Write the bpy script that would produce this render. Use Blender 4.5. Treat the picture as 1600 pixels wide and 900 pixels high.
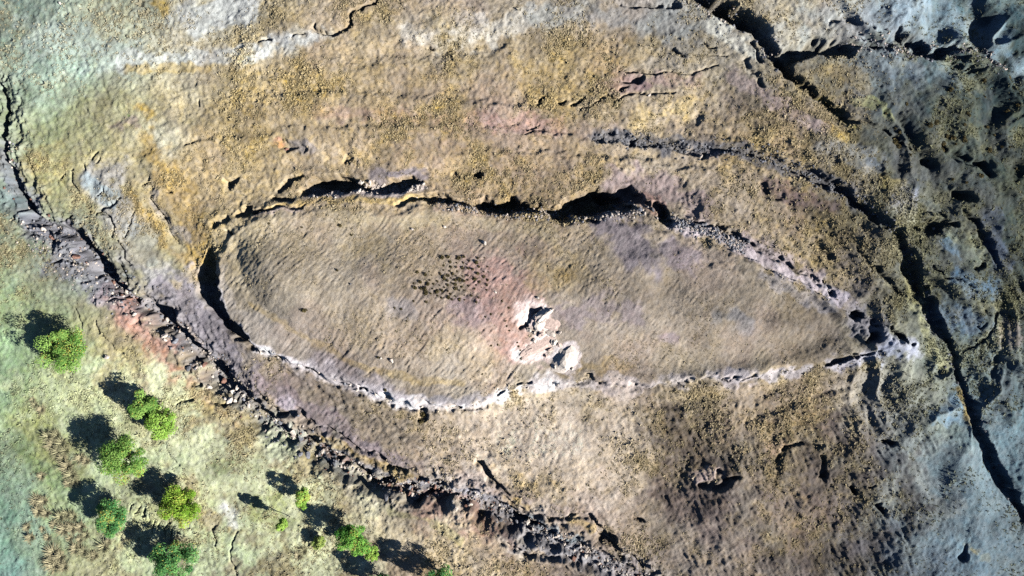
import bpy, math, random
import numpy as np

# ------------------------------------------------------------------ scene, camera, sky, sun
for o in list(bpy.data.objects):
    bpy.data.objects.remove(o)
SC = bpy.context.scene
COL = SC.collection
S = 0.143                     # metres of ground per photo pixel at datum height
CAM_H = 155.0

cam_data = bpy.data.cameras.new('camera')
cam = bpy.data.objects.new('camera', cam_data)
COL.objects.link(cam)
cam.location = (0, 0, CAM_H)
cam.rotation_euler = (0, 0, 0)
cam_data.sensor_width = 36
cam_data.lens = 18 * CAM_H / (800 * S)
cam_data.clip_start = 1.0
cam_data.clip_end = 20000
SC.camera = cam

SUN_EL = math.radians(30)
SUN_AZ = (0.92, -0.392)      # ground direction towards the sun (lower right of the picture)
W = bpy.data.worlds.new('World')
SC.world = W
W.use_nodes = True
nt = W.node_tree
bg = nt.nodes['Background']
sky = nt.nodes.new('ShaderNodeTexSky')
sky.sky_type = 'NISHITA'
sky.sun_disc = False
sky.sun_elevation = SUN_EL
sky.sun_rotation = math.atan2(SUN_AZ[0], SUN_AZ[1])
sky.altitude = 1800
sky.air_density = 0.55
sky.dust_density = 0.0
sky.ozone_density = 2.0
nt.links.new(sky.outputs[0], bg.inputs[0])
bg.inputs[1].default_value = 0.05

sun_data = bpy.data.lights.new('sun', 'SUN')
sun_data.energy = 5.0
sun_data.angle = math.radians(0.53)
sun_data.color = (1.0, 0.965, 0.91)
sun = bpy.data.objects.new('sun', sun_data)
COL.objects.link(sun)
from mathutils import Vector, Matrix
sdir = Vector((SUN_AZ[0] * math.cos(SUN_EL), SUN_AZ[1] * math.cos(SUN_EL), math.sin(SUN_EL)))
sun.rotation_euler = sdir.to_track_quat('Z', 'Y').to_euler()
sun.location = sdir * 300

SC.view_settings.view_transform = 'Standard'
SC.view_settings.look = 'None'
SC.view_settings.exposure = 1.06
SC.view_settings.gamma = 1.0
SC.view_settings.use_curve_mapping = False
ALB = 0.60                    # display colour (linear) to surface albedo at this exposure

SC.cycles.max_bounces = 2
SC.cycles.diffuse_bounces = 0
SC.cycles.use_denoising = False

rnd = random.Random(7)
rng = np.random.default_rng(11)

def lin(c):
    c = np.asarray(c, dtype=np.float64) / 255.0
    return np.where(c <= 0.04045, c / 12.92, ((c + 0.055) / 1.055) ** 2.4)

def soil(c, f=0.72):
    c = np.asarray(c, dtype=np.float64)
    l = c @ np.array([.3, .59, .11])
    return lin(np.clip(l[..., None] + (c - l[..., None]) * f, 0, 255))

def wx(px): return (px - 800) * S
def wy(py): return (450 - py) * S

# ------------------------------------------------------------------ terrain grid
STEP = 0.2
def axis(half, step, far, grow):
    core = np.arange(-half, half + step * .5, step)
    out, p, d = [], half, step
    while p < far:
        d *= grow
        p += d
        out.append(p)
    out = np.array(out)
    return np.concatenate([-out[::-1], core, out]), len(out)
GX, OX = axis(117.0, STEP, 3500, 1.22)
GY, OY = axis(67.0, STEP, 3500, 1.22)
NX, NY = len(GX), len(GY)
X, Y = np.meshgrid(GX, GY)
X = X.astype(np.float32); Y = Y.astype(np.float32)
PX0 = X / S + 800
PY0 = 450 - Y / S

def bspl(t):
    return ((1 - t) ** 3 / 6, (3 * t ** 3 - 6 * t ** 2 + 4) / 6, (-3 * t ** 3 + 3 * t ** 2 + 3 * t + 1) / 6, t ** 3 / 6)

def sn(scale, seed, ax=1.0, ay=1.0):
    """smooth value noise over the grid, unit deviation"""
    r = np.random.default_rng(seed)
    L = r.standard_normal((512, 512)).astype(np.float32)
    u = GX / (scale * ax) + seed * 7.31
    v = GY / (scale * ay) + seed * 3.17
    iu = np.floor(u).astype(int); iv = np.floor(v).astype(int)
    wu = bspl(u - iu); wv = bspl(v - iv)
    A = sum(L[(iv + k) % 512] * wv[k][:, None].astype(np.float32) for k in range(4))
    B = sum(A[:, (iu + k) % 512] * wu[k][None, :].astype(np.float32) for k in range(4))
    return B * 2.1

def gn(U, V, seed):
    """smooth noise at free coordinates, unit deviation"""
    r = np.random.default_rng(seed)
    L = r.standard_normal((512, 512)).astype(np.float32)
    iu = np.floor(U).astype(np.int32); iv = np.floor(V).astype(np.int32)
    fu = U - iu; fv = V - iv
    fu = fu * fu * (3 - 2 * fu); fv = fv * fv * (3 - 2 * fv)
    a = L[iv % 512, iu % 512]; b = L[iv % 512, (iu + 1) % 512]
    c = L[(iv + 1) % 512, iu % 512]; d = L[(iv + 1) % 512, (iu + 1) % 512]
    return ((a * (1 - fu) + b * fu) * (1 - fv) + (c * (1 - fu) + d * fu) * fv) * 1.5

def fbm(scale, seed, octs=4, gain=0.5, ax=1.0, ay=1.0):
    t, a, n = 0, 1.0, 0
    for k in range(octs):
        t = t + a * sn(scale / 2 ** k, seed + 13 * k, ax, ay)
        n += a * a
        a *= gain
    return t / math.sqrt(n)

def ss(a, b, x):
    t = np.clip((x - a) / (b - a), 0, 1)
    return t * t * (3 - 2 * t)

# warped photo coordinates: ragged natural edges for everything that is traced
n9 = fbm(9.0, 101, 3); m9 = fbm(9.0, 131, 3)
n9s = fbm(11.0, 103, 2); m9s = fbm(11.0, 133, 2)
n2 = fbm(1.6, 151, 3); m2 = fbm(1.6, 171, 3)
PX = PX0 + 2.2 * n9 + 2.3 * n2
PY = PY0 + 2.2 * m9 + 2.3 * m2
PXs = PX0 + 2.5 * n9s; PYs = PY0 + 2.5 * m9s

def window(x0, x1, y0, y1):
    i0 = np.searchsorted(GX, wx(x0)); i1 = np.searchsorted(GX, wx(x1))
    j0 = np.searchsorted(GY, wy(y1)); j1 = np.searchsorted(GY, wy(y0))
    return slice(j0, j1), slice(i0, i1)

def poly(pts, reach, closed=False, warp=True):
    """distance field of a polyline whose points carry extra values; returns window, d, side, values"""
    P = np.array(pts, dtype=np.float64)
    if closed: P = np.vstack([P, P[:1]])
    sl = window(P[:, 0].min() - reach, P[:, 0].max() + reach, P[:, 1].min() - reach, P[:, 1].max() + reach)
    px = (PX if warp else PXs)[sl]; py = (PY if warp else PYs)[sl]
    best = np.full(px.shape, 1e9, np.float32)
    side = np.zeros(px.shape, np.float32)
    nv = P.shape[1] - 2
    vals = [np.zeros(px.shape, np.float32) for _ in range(nv)]
    if px.size == 0: return sl, best, side, vals
    for a, b in zip(P[:-1], P[1:]):
        x0, x1 = min(a[0], b[0]) - reach, max(a[0], b[0]) + reach
        y0, y1 = min(a[1], b[1]) - reach, max(a[1], b[1]) + reach
        s2 = window(x0, x1, y0, y1)
        jj = slice(max(s2[0].start - sl[0].start, 0), max(s2[0].stop - sl[0].start, 0))
        ii = slice(max(s2[1].start - sl[1].start, 0), max(s2[1].stop - sl[1].start, 0))
        qx = px[jj, ii]; qy = py[jj, ii]
        if qx.size == 0: continue
        dx, dy = b[0] - a[0], b[1] - a[1]
        l2 = dx * dx + dy * dy + 1e-9
        t = np.clip(((qx - a[0]) * dx + (qy - a[1]) * dy) / l2, 0, 1)
        d = np.hypot(qx - a[0] - t * dx, qy - a[1] - t * dy)
        m = d < best[jj, ii]
        best[jj, ii] = np.where(m, d, best[jj, ii])
        side[jj, ii] = np.where(m, np.sign(dx * (qy - a[1]) - dy * (qx - a[0])), side[jj, ii])
        for k in range(nv):
            vals[k][jj, ii] = np.where(m, a[2 + k] + t * (b[2 + k] - a[2 + k]), vals[k][jj, ii])
    return sl, best, side, vals

def inside(pts, px, py):
    c = np.zeros(px.shape, bool)
    n = len(pts)
    for i in range(n):
        xa, ya = pts[i]; xb, yb = pts[(i + 1) % n]
        if ya == yb: continue
        c ^= ((ya > py) != (yb > py)) & (px < (xb - xa) * (py - ya) / (yb - ya) + xa)
    return c

# ------------------------------------------------------------------ traced features (photo pixels)
MOUND = [(334, 402), (345, 378), (362, 352), (385, 336), (420, 330), (480, 326), (560, 322), (620, 320), (680, 314), (735, 326),
         (780, 331), (850, 336), (900, 341), (950, 336), (1000, 346), (1050, 357), (1100, 374), (1150, 394), (1200, 416),
         (1250, 440), (1288, 464), (1320, 484), (1365, 502), (1400, 518), (1424, 540), (1400, 548), (1350, 555), (1300, 563), (1250, 576),
         (1180, 590), (1100, 598), (1040, 606), (980, 606), (920, 600), (860, 602), (800, 614), (740, 632), (680, 636),
         (620, 627), (560, 606), (500, 582), (450, 566), (402, 546), (368, 512), (346, 470), (336, 430)]

H = np.zeros_like(X)
far = ss(0, 260, np.maximum(np.abs(X) - 125, np.abs(Y) - 75))
H += 0.45 * fbm(24, 1, 2) + far * (6 * sn(150, 5) + 26 * sn(620, 6)) * 0.8

mid = fbm(11, 21, 3, .55)
rdg = 1 - np.abs(fbm(13, 23, 3, .5, 1.0, 1.0))
e_side = ss(1180, 1420, PX0) * ss(760, 560, PY0)
H += 0.10 * mid + 0.62 * mid * ss(640, 720, PY0) * ss(950, 1080, PX0) + 0.16 * mid * ss(300, 200, PY0)
cu, cv = X * .62 - Y * .78, X * .78 + Y * .62
efold = (1.2 - 2 * np.abs(gn(cu / 40 + .25 * n9, cv / 8 + .45 * m9, 31))) * .8 + .45 * gn(cu / 18 + .2 * n9, cv / 2.8 + .3 * m9, 33)
H += e_side * (0.62 * efold + 0.25 * rdg * mid)

# colour base: soil colours, some local shading and edge falloff included, read off a coarse lattice every 100 px
GRID = """
122,148,136 152,168,148 154,168,144 188,192,172 182,172,130 184,172,134 188,172,134 194,182,152 198,186,152 186,180,150 172,176,162 172,176,162 170,164,136 174,174,150 150,160,146 138,160,154 116,138,132
130,152,130 168,196,176 190,196,168 192,190,156 198,182,132 194,172,122 190,168,118 188,168,118 180,160,110 180,160,114 188,168,124 194,178,134 178,172,142 142,152,142 128,142,132 120,138,128 108,126,116
154,170,126 162,172,124 178,168,118 188,168,114 194,172,118 198,172,118 190,164,118 188,158,118 190,160,120 192,164,118 188,168,124 178,158,128 184,164,120 166,156,124 128,132,118 118,128,112 104,122,106
138,158,132 158,162,114 174,168,128 194,172,114 194,172,118 188,168,124 194,168,118 194,168,118 194,164,118 186,158,120 188,168,124 182,162,126 174,154,120 158,152,132 148,152,134 138,138,124 110,124,104
140,160,122 138,152,136 168,168,124 194,172,114 192,178,130 188,172,132 186,168,126 184,162,126 184,162,126 184,166,130 182,164,128 178,162,132 180,166,136 174,160,124 172,162,120 130,138,124 114,128,116
154,178,136 168,168,124 184,156,126 158,152,150 184,174,148 180,164,136 182,164,132 184,160,134 196,158,138 182,164,136 178,162,132 172,156,126 172,158,128 168,154,132 194,180,136 134,140,128 120,130,120
150,174,134 158,168,124 174,164,124 198,170,134 170,156,136 184,170,136 180,164,134 192,178,144 194,180,144 186,170,136 184,166,136 176,162,128 170,158,126 174,160,128 188,176,136 138,152,136 122,132,126
152,178,142 168,168,114 178,172,128 194,174,130 194,170,134 180,156,130 188,168,130 200,176,138 208,188,144 208,188,144 194,174,134 162,148,122 154,144,120 150,140,124 162,162,142 152,166,156 128,150,144
134,166,150 154,164,124 184,170,134 188,168,138 184,174,130 188,168,130 194,170,134 188,156,126 176,148,122 198,174,130 188,168,130 162,148,122 154,144,124 146,140,130 154,158,144 144,162,156 132,146,140
124,154,150 154,160,124 174,164,128 178,164,134 178,164,128 178,164,124 184,160,124 178,154,120 166,146,120 158,138,122 170,160,130 160,150,124 152,146,122 144,140,130 140,144,138 132,146,144 122,136,138
"""
G = np.array([[[float(v) for v in c.split(',')] for c in row.split()] for row in GRID.strip().split('\n')])
satw = np.interp(np.arange(17), [0, 1, 3, 5, 11, 13, 15, 16], [.78, .8, .66, .56, .52, .64, .9, .95])[None, :, None]
G = np.stack([[soil(G[j, i], satw[0, i, 0]) for i in range(17)] for j in range(10)])
G *= 1 + np.interp(np.arange(17), [0, 2, 4], [.16, .12, 0])[None, :, None] * np.array([.75, 1.0, 1.05])
jj, ii = np.mgrid[0:10, 0:17]
# darker blue-grey clay on the eastern slope, dark slump soil in the south-east
G *= (1 - .42 * (np.clip((ii - 11.6) / 2.0, 0, 1) * np.clip((6.0 - jj) / 1.5, 0, 1) * np.clip((jj + .3) / 1.0, 0, 1)) * (ii < 16.5))[..., None] * np.array([1, 1, 1])
G *= (1 - .34 * np.exp(-((ii - 12.6) / 1.7) ** 2 - ((jj - 8.2) / 1.6) ** 2))[..., None]
wpx = PX0 + 22 * n9 + 6 * n2; wpy = PY0 + 22 * m9 + 6 * m2
u = np.clip(wpx / 100, 0, 15.999); v = np.clip(wpy / 100, 0, 8.999)
iu = u.astype(int); iv = v.astype(int)
fu = (u - iu)[..., None]; fv = (v - iv)[..., None]
C = (G[iv, iu] * (1 - fu) + G[iv, iu + 1] * fu) * (1 - fv) + (G[iv + 1, iu] * (1 - fu) + G[iv + 1, iu + 1] * fu) * fv
C = C.astype(np.float32)
GRASS = np.full(X.shape, 0.45, np.float32)      # weight of dry grass
ROUGH = np.full(X.shape, 0.5, np.float32)       # coarse lumpiness
STONY = np.zeros(X.shape, np.float32)           # rocky, broken ground
edge_n = fbm(3.0, 211, 4, 0.65)
margr = ss(1330, 1480, PX0)
marg = np.maximum(ss(420, 120, PX0) * ss(400, 520, PY0), margr)
GRASS *= 1 - .7 * marg
GRASS += .3 * margr * ss(620, 480, PY0)
lowleft = ss(0, 60, PY0 - (470 + (PX0 - 150) * .58))
lowleft *= 1 - ss(480, 680, PX0)
GRASS *= 1 - .5 * ss(430, 180, PX0) * ss(270, 150, PY0)
patch = np.clip(.5 + .55 * fbm(6.5, 217, 3, .6), 0, 1.2)

def tint(pts, width, rgb, k=0.85, noise=0.35, arr=None, val=None):
    """a patch or band of one soil, ragged at its edge"""
    if len(pts) == 1: pts = [pts[0], (pts[0][0] + 0.1, pts[0][1])]
    sl, d, side, _ = poly(pts, width * 2.2)
    m = min(k * 1.08, .95) * (1 - ss(0.45, 1.35, d / width + noise * edge_n[sl] + .12 * n2[sl]))
    if rgb is not None:
        C[sl] += (soil(rgb).astype(np.float32) - C[sl]) * m[..., None]
    if arr is not None:
        arr[sl] += (val - arr[sl]) * m

MASK = {}
def channel(pts, left=1.0, right=1.0, floor=0.35, key=None, rough=0.0):
    """cut (depth > 0) or raise (depth < 0); points carry half width px and depth m; left/right scale the two banks (right hand = travel direction)"""
    mw = max(p[2] for p in pts) * max(left, right) * 1.1
    sl, d, side, (w, dep) = poly(pts, mw + 4, warp=mw < 36 or key is not None)
    ww = np.where(side > 0, w * right, w * left)
    p = 1 - ss(floor, 1.0, d / np.maximum(ww, 0.1))
    H[sl] -= dep * p
    if rough: STONY[sl] = np.maximum(STONY[sl], rough * (1 - ss(0.5, 1.3, d / np.maximum(ww, .1))))
    if key:
        MASK.setdefault(key, np.zeros(X.shape, np.float32))
        MASK[key][sl] = np.maximum(MASK[key][sl], p)

# ---- the boat-shaped mound
sl, dM, _, _ = poly([(x, y, 0) for x, y in MOUND], 420, closed=True)
inM_full = inside(MOUND, PX, PY)
dfull = np.full(X.shape, 400.0, np.float32)
dfull[sl] = np.minimum(dM, 400)
sl0, dM0, _, _ = poly([(x, y, 0) for x, y in MOUND], 420, closed=True, warp=False)
dsm = np.full(X.shape, 400.0, np.float32); dsm[sl0] = np.minimum(dM0, 400)
inS = inside(MOUND, PXs, PYs)
dinS = np.where(inS, dsm, 0); doutS = np.where(inS, 0, dsm)
din = np.where(inM_full, dfull, 0)
dout = np.where(inM_full, 0, dfull)
# how high the outer wall stands: tall in the north and west, lower in the south and east
ang_n = ss(470, 330, PY0)          # north
ang_w = ss(520, 345, PX0) * ss(340, 450, PY0)
east = ss(1000, 1350, PX0)
south = ss(540, 600, PY0)
wall = 0.8 - 0.2 * ang_n + 1.2 * ang_w + 0.8 * south * (1 - east) - 0.3 * east
wall = wall * (1 - .97 * np.exp(-(((PX0 - 350) / 40) ** 2 + ((PY0 - 358) / 30) ** 2)))
wr = 5 + 9 * east + 11 * ang_n
top = wall * ss(0, wr, din) + (1.0 + 1.1 * ss(700, 380, PX0)) * ss(26, 115, dinS + 6 * n9s * (dinS > 10)) + 2.7 * ss(18, 150, dinS)
# raised lip: stands above the top along the eastern half of both rims
lip = (0.15 + 1.05 * ss(900, 1150, PX0)) * (1 - .8 * ang_n * (1 - ss(1080, 1200, PX0))) + 0.55 * south * np.exp(-((PX0 - 720) / 60) ** 2)
top = top + lip * .8 * np.exp(-((dinS - 11) / 15) ** 2) * (1 - ss(1400, 1430, PX0))
H += np.where(inM_full, top, 0)
# long folds that follow the mound's outline on the hillside round it
fold = gn(PX0 / 75 + .4 * n9s, dsm / 11 + .5 * m9s + PX0 / 260, 611) * .7 + gn(PX0 / 40, dsm / 6 + .4 * n9s, 613) * .35
H += 0.28 * fold * ss(6, 40, dout) * (1 - ss(200, 330, dout)) * (.2 + .8 * ss(900, 1150, PX0) * ss(720, 560, PY0)) * (.6 + .5 * np.clip(n9, -1, 1))
nwc = 1 - .9 * np.exp(-(((PX0 - 345) / 45) ** 2 + ((PY0 - 352) / 36) ** 2))
H -= (1.0 + .5 * south + .7 * ang_n) * (ss(0, 30, doutS) - ss(40, 170, doutS)) * nwc
# inner swell of the west end and the soft creases on the top
channel([(372, 385, 16, .35), (385, 430, 18, .5), (415, 480, 18, .5), (455, 515, 16, .4), (520, 548, 16, .35), (600, 575, 16, .3), (700, 600, 14, .2)], floor=0.0)
channel([(1050, 440, 45, 1.5), (1110, 470, 45, 1.3), (1180, 500, 40, .9)], floor=0.0)
channel([(900, 520, 60, -.5), (1000, 540, 60, -.5)], floor=0.0)
channel([(1035, 455, 48, .9), (1070, 505, 44, .7)], floor=0.0)
channel([(930, 345, 14, .4), (985, 385, 26, .9), (1020, 395, 12, .3)], floor=0.0)
channel([(1000, 372, 8, .4), (1060, 385, 10, .5), (1130, 415, 10, .5), (1200, 440, 12, .5), (1280, 475, 10, .4)], floor=0.0)

# ---- trenches along the northern rim
NOR = dict(floor=0.3)
channel([(372, 332, 7, 1.6), (392, 327, 10, 2.4), (402, 325, 4, 1.2)], **NOR)
channel([(400, 329, 4, 1.0), (440, 325, 5, 1.2), (480, 322, 4, .9)], **NOR)
channel([(423, 309, 4, 1.4), (440, 312, 6, 1.6), (458, 307, 4, 1.2)], **NOR)
channel([(432, 292, 6, 1.4), (446, 284, 7, 1.6), (462, 276, 4, 1.2), (472, 274, 3, .8)], **NOR)
channel([(476, 298, 10, 3.6), (500, 291, 18, 6.4), (530, 285, 19, 6.8), (556, 283, 13, 5.0), (570, 285, 8, 2.8)], **NOR)
channel([(575, 288, 8, 1.8), (600, 286, 12, 3.2), (625, 285, 12, 3.6), (645, 281, 9, 2.6), (658, 279, 4, 1.0)], **NOR)
channel([(620, 312, 4, 1.0), (640, 309, 5, 1.2), (665, 306, 9, 3.2), (685, 305, 10, 3.4), (700, 311, 11, 3.6), (728, 316, 6, 2.2), (742, 317, 7, 2.6),
         (755, 320, 15, 6.0), (800, 318, 15, 6.0), (824, 321, 9, 3.4), (845, 325, 7, 2.2), (865, 329, 11, 3.8), (880, 329, 15, 6.0), (905, 321, 23, 9.0),
         (945, 313, 29, 10.0), (968, 316, 20, 7.0), (984, 322, 10, 2.8)], **NOR)
channel([(950, 300, 12, 4.0), (980, 299, 13, 4.6), (1004, 306, 9, 3.2), (1014, 316, 5, 1.4)], **NOR)
channel([(1026, 318, 6, 2.4), (1036, 332, 11, 4.4), (1045, 345, 8, 3.0)], **NOR)
channel([(1050, 332, 5, 1.2), (1080, 338, 6, 1.6), (1095, 348, 6, 1.6), (1115, 352, 7, 1.8), (1135, 360, 7, 1.6), (1155, 368, 6, 1.2), (1190, 388, 6, .8),
         (1230, 408, 6, .9), (1270, 432, 6, .9), (1300, 455, 6, .9)], rough=.8, **NOR)
channel([(828, 492, 5, 1.0), (836, 484, 7, 1.6), (846, 480, 4, 1.0)], floor=.4)
channel([(818, 508, 4, .8), (825, 500, 6, 1.4)], floor=.4)
channel([(885, 342, 4, 1.2), (935, 344, 4, 1.2)], **NOR)
# slump hollow north-east of the trench
channel([(960, 285, 20, .8), (1010, 285, 26, 1.2), (1060, 300, 26, 1.2), (1090, 325, 18, .8)], floor=0.1)
# ---- west crescent
channel([(328, 390, 2.5, 1.0), (322, 415, 15, 3.4), (319, 442, 21, 4.8), (330, 472, 21, 4.8), (350, 501, 17, 4.0), (377, 527, 12, 2.8), (402, 546, 5, 1.2), (430, 560, 3, .6)], floor=.4)
# ---- south rim foot
channel([(400, 553, 7, .7), (470, 578, 8, .8), (540, 608, 8, .9), (620, 634, 8, .9), (690, 643, 8, .8), (760, 634, 6, .4)], floor=.2)
RIMCUT = ([(466, 571, 3, 1.6), (480, 576, 3.5, 1.8), (493, 581, 2, 1.2)], [(562, 606, 3, 1.4), (572, 610, 4, 1.6)], [(405, 543, 2, 1.2), (412, 548, 3, 1.3)],
          [(1128, 594, 4, 1.6), (1150, 590, 3, 1.3)], [(1162, 589, 3, 1.4), (1182, 586, 2.6, 1.2)], [(990, 600, 3, 1.2), (998, 603, 4, 1.4)],
          [(920, 590, 4, 1.2), (940, 602, 3, 1.0)], [(1290, 562, 4, 1.8), (1302, 559, 6, 2.4), (1320, 554, 5, 2.0), (1340, 549, 3.5, 1.5), (1370, 545, 2.5, .8)],
          [(775, 611, 2.6, 1.0), (790, 609, 2.2, .8)], [(710, 636, 4, 1.3), (719, 636, 4, 1.3)], [(808, 600, 2.5, .9), (830, 599, 2.5, .9)])
for a in RIMCUT:
    channel([(x, y, w, d * (1 if y < 566 or x < 640 else .7)) for x, y, w, d in a], floor=.3)
channel([(900, 600, 8, .5), (960, 606, 12, .4), (1040, 607, 12, .4), (1110, 601, 12, .4), (1200, 590, 12, .4), (1290, 568, 12, .4), (1390, 550, 10, .4)], floor=.0)
# ---- pits at the east tip
channel([(1328, 492, 5, 1.6), (1340, 494, 10, 2.8), (1348, 492, 6, 2.0)], floor=.4)
channel([(1354, 527, 7, 2.2), (1364, 524, 10, 2.8), (1370, 528, 5, 1.5)], floor=.4)
channel([(1362, 503, 4, 1.3), (1368, 508, 4, 1.5)], floor=.4)
channel([(1395, 515, 4, 1.6), (1404, 524, 6, 2.4), (1410, 532, 4, 1.5)], floor=.4)
channel([(1300, 460, 5, 1.3), (1303, 461, 5, 1.3)], floor=.3)
channel([(1422, 538, 3, 1.0), (1424, 538, 3, 1.0)], floor=.3)
channel([(1330, 500, 18, .7), (1365, 515, 20, .9), (1395, 530, 14, .7)], floor=.1, rough=.6)

# ---- the long gully on the left
GL = [(6, 130, 5, 1.2), (16, 172, 7, 2.0), (9, 215, 6, 1.4), (15, 255, 6, 1.5), (27, 285, 8, 1.9), (38, 315, 11, 2.8), (58, 343, 8, 1.9), (88, 360, 8, 1.8), (118, 372, 9, 1.9),
      (145, 400, 10, 2.4), (160, 425, 11, 2.6), (176, 449, 8, 2.0), (206, 466, 8, 1.8), (234, 486, 10, 2.4), (250, 502, 11, 2.4), (272, 524, 8, 1.8), (296, 548, 10, 2.4), (318, 568, 11, 2.4), (338, 586, 13, 2.5),
      (360, 604, 10, 2.0), (385, 632, 9, 1.6), (412, 660, 11, 2.0), (440, 680, 12, 1.8), (470, 694, 12, 1.5), (510, 716, 12, 1.6), (545, 737, 11, 1.7), (592, 757, 11, 1.6),
      (640, 764, 11, 1.4), (690, 772, 12, 1.8), (740, 785, 13, 2.0), (770, 797, 15, 2.6), (805, 815, 15, 2.6), (845, 832, 12, 1.7), (890, 852, 12, 1.5), (935, 875, 12, 1.6), (985, 902, 12, 1.6), (1070, 955, 12, 1.6), (1250, 1100, 12, 1.5)]
channel([(x, y, w * (.75 if y < 330 else 1.25), d * (1.4 if y < 330 else 1.8)) for x, y, w, d in GL], left=1.0, right=1.7, floor=.38, key='left', rough=.75)
channel([(x, y, w * 4.2, d * .35) for x, y, w, d in GL], floor=.1)
_sl, _d, _sd, _ = poly(GL, 90)
_dd = _d * _sd
_led = gn((PX0[_sl] + PY0[_sl]) / 42 + .4 * n9[_sl], _dd / 6.5 + .5 * m9[_sl], 711) + .6 * gn((PX0[_sl] + PY0[_sl]) / 17, _dd / 3.2, 713)
H[_sl] += 0.15 * _led * (1 - ss(22, 52, _d))
STONY[_sl] = np.maximum(STONY[_sl], .8 * (1 - ss(16, 46, _d + 6 * edge_n[_sl])))
STONY[_sl] = np.maximum(STONY[_sl], .8 * (1 - ss(10, 22, _d)))
GL2 = [(398, 618, 3, .8), (412, 632, 4, 1.2), (430, 648, 4, 1.2), (458, 650, 6, 1.0), (500, 668, 3, .6), (532, 680, 4, 1.3), (552, 698, 4, 1.4), (566, 704, 3, .8), (590, 712, 4, 1.3), (604, 724, 6, 1.8), (622, 730, 4, 1.2),
       (662, 750, 5, 1.3), (700, 757, 4, .9)]
channel(GL2, left=.8, right=1.6, floor=.2, rough=.6)
channel([(752, 728, 8, 1.6), (764, 745, 10, 2.6), (775, 760, 7, 1.9), (790, 768, 4, .8)], floor=.3)
channel([(798, 782, 5, 1.0), (830, 800, 5, 1.0), (860, 808, 4, .8), (918, 808, 4, 1.1), (928, 820, 5, 1.6), (944, 838, 11, 2.9), (955, 852, 9, 2.3), (975, 870, 7, 1.7), (1003, 889, 7, 1.7), (1040, 915, 7, 1.6), (1120, 970, 7, 1.4)], left=.8, right=1.4, floor=.25, key='left', rough=.5)
channel([(795, 795, 9, 1.4), (830, 815, 9, 1.5), (850, 825, 5, .8)], floor=.3, rough=.7)
# reddish ledges under the gully's lower bank
channel([(430, 684, 4, .7), (455, 696, 4, .8), (478, 690, 4, .7), (520, 722, 4, .8), (548, 735, 4, .8), (580, 754, 5, 1.2), (596, 757, 6, 1.5), (610, 746, 4, .9)], floor=.2, rough=.5)
channel([(636, 776, 4, .9), (648, 786, 5, 1.3), (668, 777, 5, 1.3), (690, 774, 4, 1.0), (710, 782, 4, .9)], floor=.25)
channel([(580, 772, 2.5, .5), (595, 768, 3, .8), (622, 768, 2.5, .5)], floor=.2)
channel([(780, 845, 5, .9), (800, 852, 6, 1.2), (830, 862, 6, 1.3), (870, 872, 6, 1.3), (905, 880, 5, 1.0)], floor=.2, rough=.9)
channel([(325, 628, 4, .9), (345, 634, 5, 1.2), (360, 625, 4, 1.0)], floor=.25, rough=.7)
channel([(274, 632, 2.5, .8), (298, 624, 3, .9)], floor=.25)
channel([(296, 600, 4, 1.0), (310, 598, 4, 1.0)], floor=.25)
# broken side bank of the upper gully
for a in ([(40, 362, 3, .8), (60, 370, 4, 1.1), (78, 380, 4, 1.2), (84, 396, 3, .7)], [(76, 376, 6, 1.1), (88, 384, 5, .9)], [(88, 410, 3, .9), (108, 408, 3, 1.0), (128, 413, 3, .8)], [(120, 440, 4, .8), (135, 434, 3, .7)],
          [(162, 470, 3, .8), (182, 466, 3, .9), (200, 464, 3, .7)], [(186, 489, 2, .7), (196, 489, 2, .7)], [(20, 345, 3, .4), (35, 350, 3, .4)]):
    channel(a, floor=.25, rough=.5)

# ---- cracked bench between gully and mound
for a in ([(152, 333, 2.5, .8), (170, 322, 2.5, .8), (186, 308, 2, .5)], [(158, 330, 2.5, .9), (170, 342, 3, 1.1), (176, 355, 2.8, 1.0), (170, 368, 3.4, 1.3)],
          [(172, 372, 2, .6), (180, 382, 2.6, .9), (190, 400, 2.2, .7), (199, 414, 1.8, .5)], [(116, 272, 3, 1.0), (120, 285, 2.5, .8), (126, 298, 2, .6)], [(150, 244, 2.4, .8), (157, 240, 2.4, .8)],
          [(160, 250, 2.4, .9), (164, 246, 2.4, .9)], [(96, 282, 3, .8), (104, 278, 2, .6)], [(182, 412, 3, 1.0), (190, 432, 3, 1.1), (196, 445, 2, .6)], [(224, 290, 2.4, .8), (232, 276, 2.4, .8)],
          [(240, 305, 2.4, .9), (246, 322, 3, 1.1), (250, 338, 2.6, .9), (254, 350, 2, .6)], [(258, 355, 2, .4), (270, 380, 2, .4)], [(100, 345, 2.5, .8), (110, 340, 2.5, .8)], [(140, 260, 2, .7), (144, 268, 2, .7)],
          [(262, 295, 3, .8), (268, 300, 2, .6)], [(155, 305, 2, .7), (165, 298, 2, .7)], [(145, 325, 2, .6), (141, 335, 2, .6)], [(190, 370, 1.8, .4), (200, 350, 1.8, .4), (210, 330, 1.8, .3)]):
    channel(a, floor=.25)
channel([(215, 250, 12, .5), (245, 320, 12, .7), (270, 375, 12, .7), (300, 430, 10, .5)], floor=0.0, right=1.6)

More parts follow.
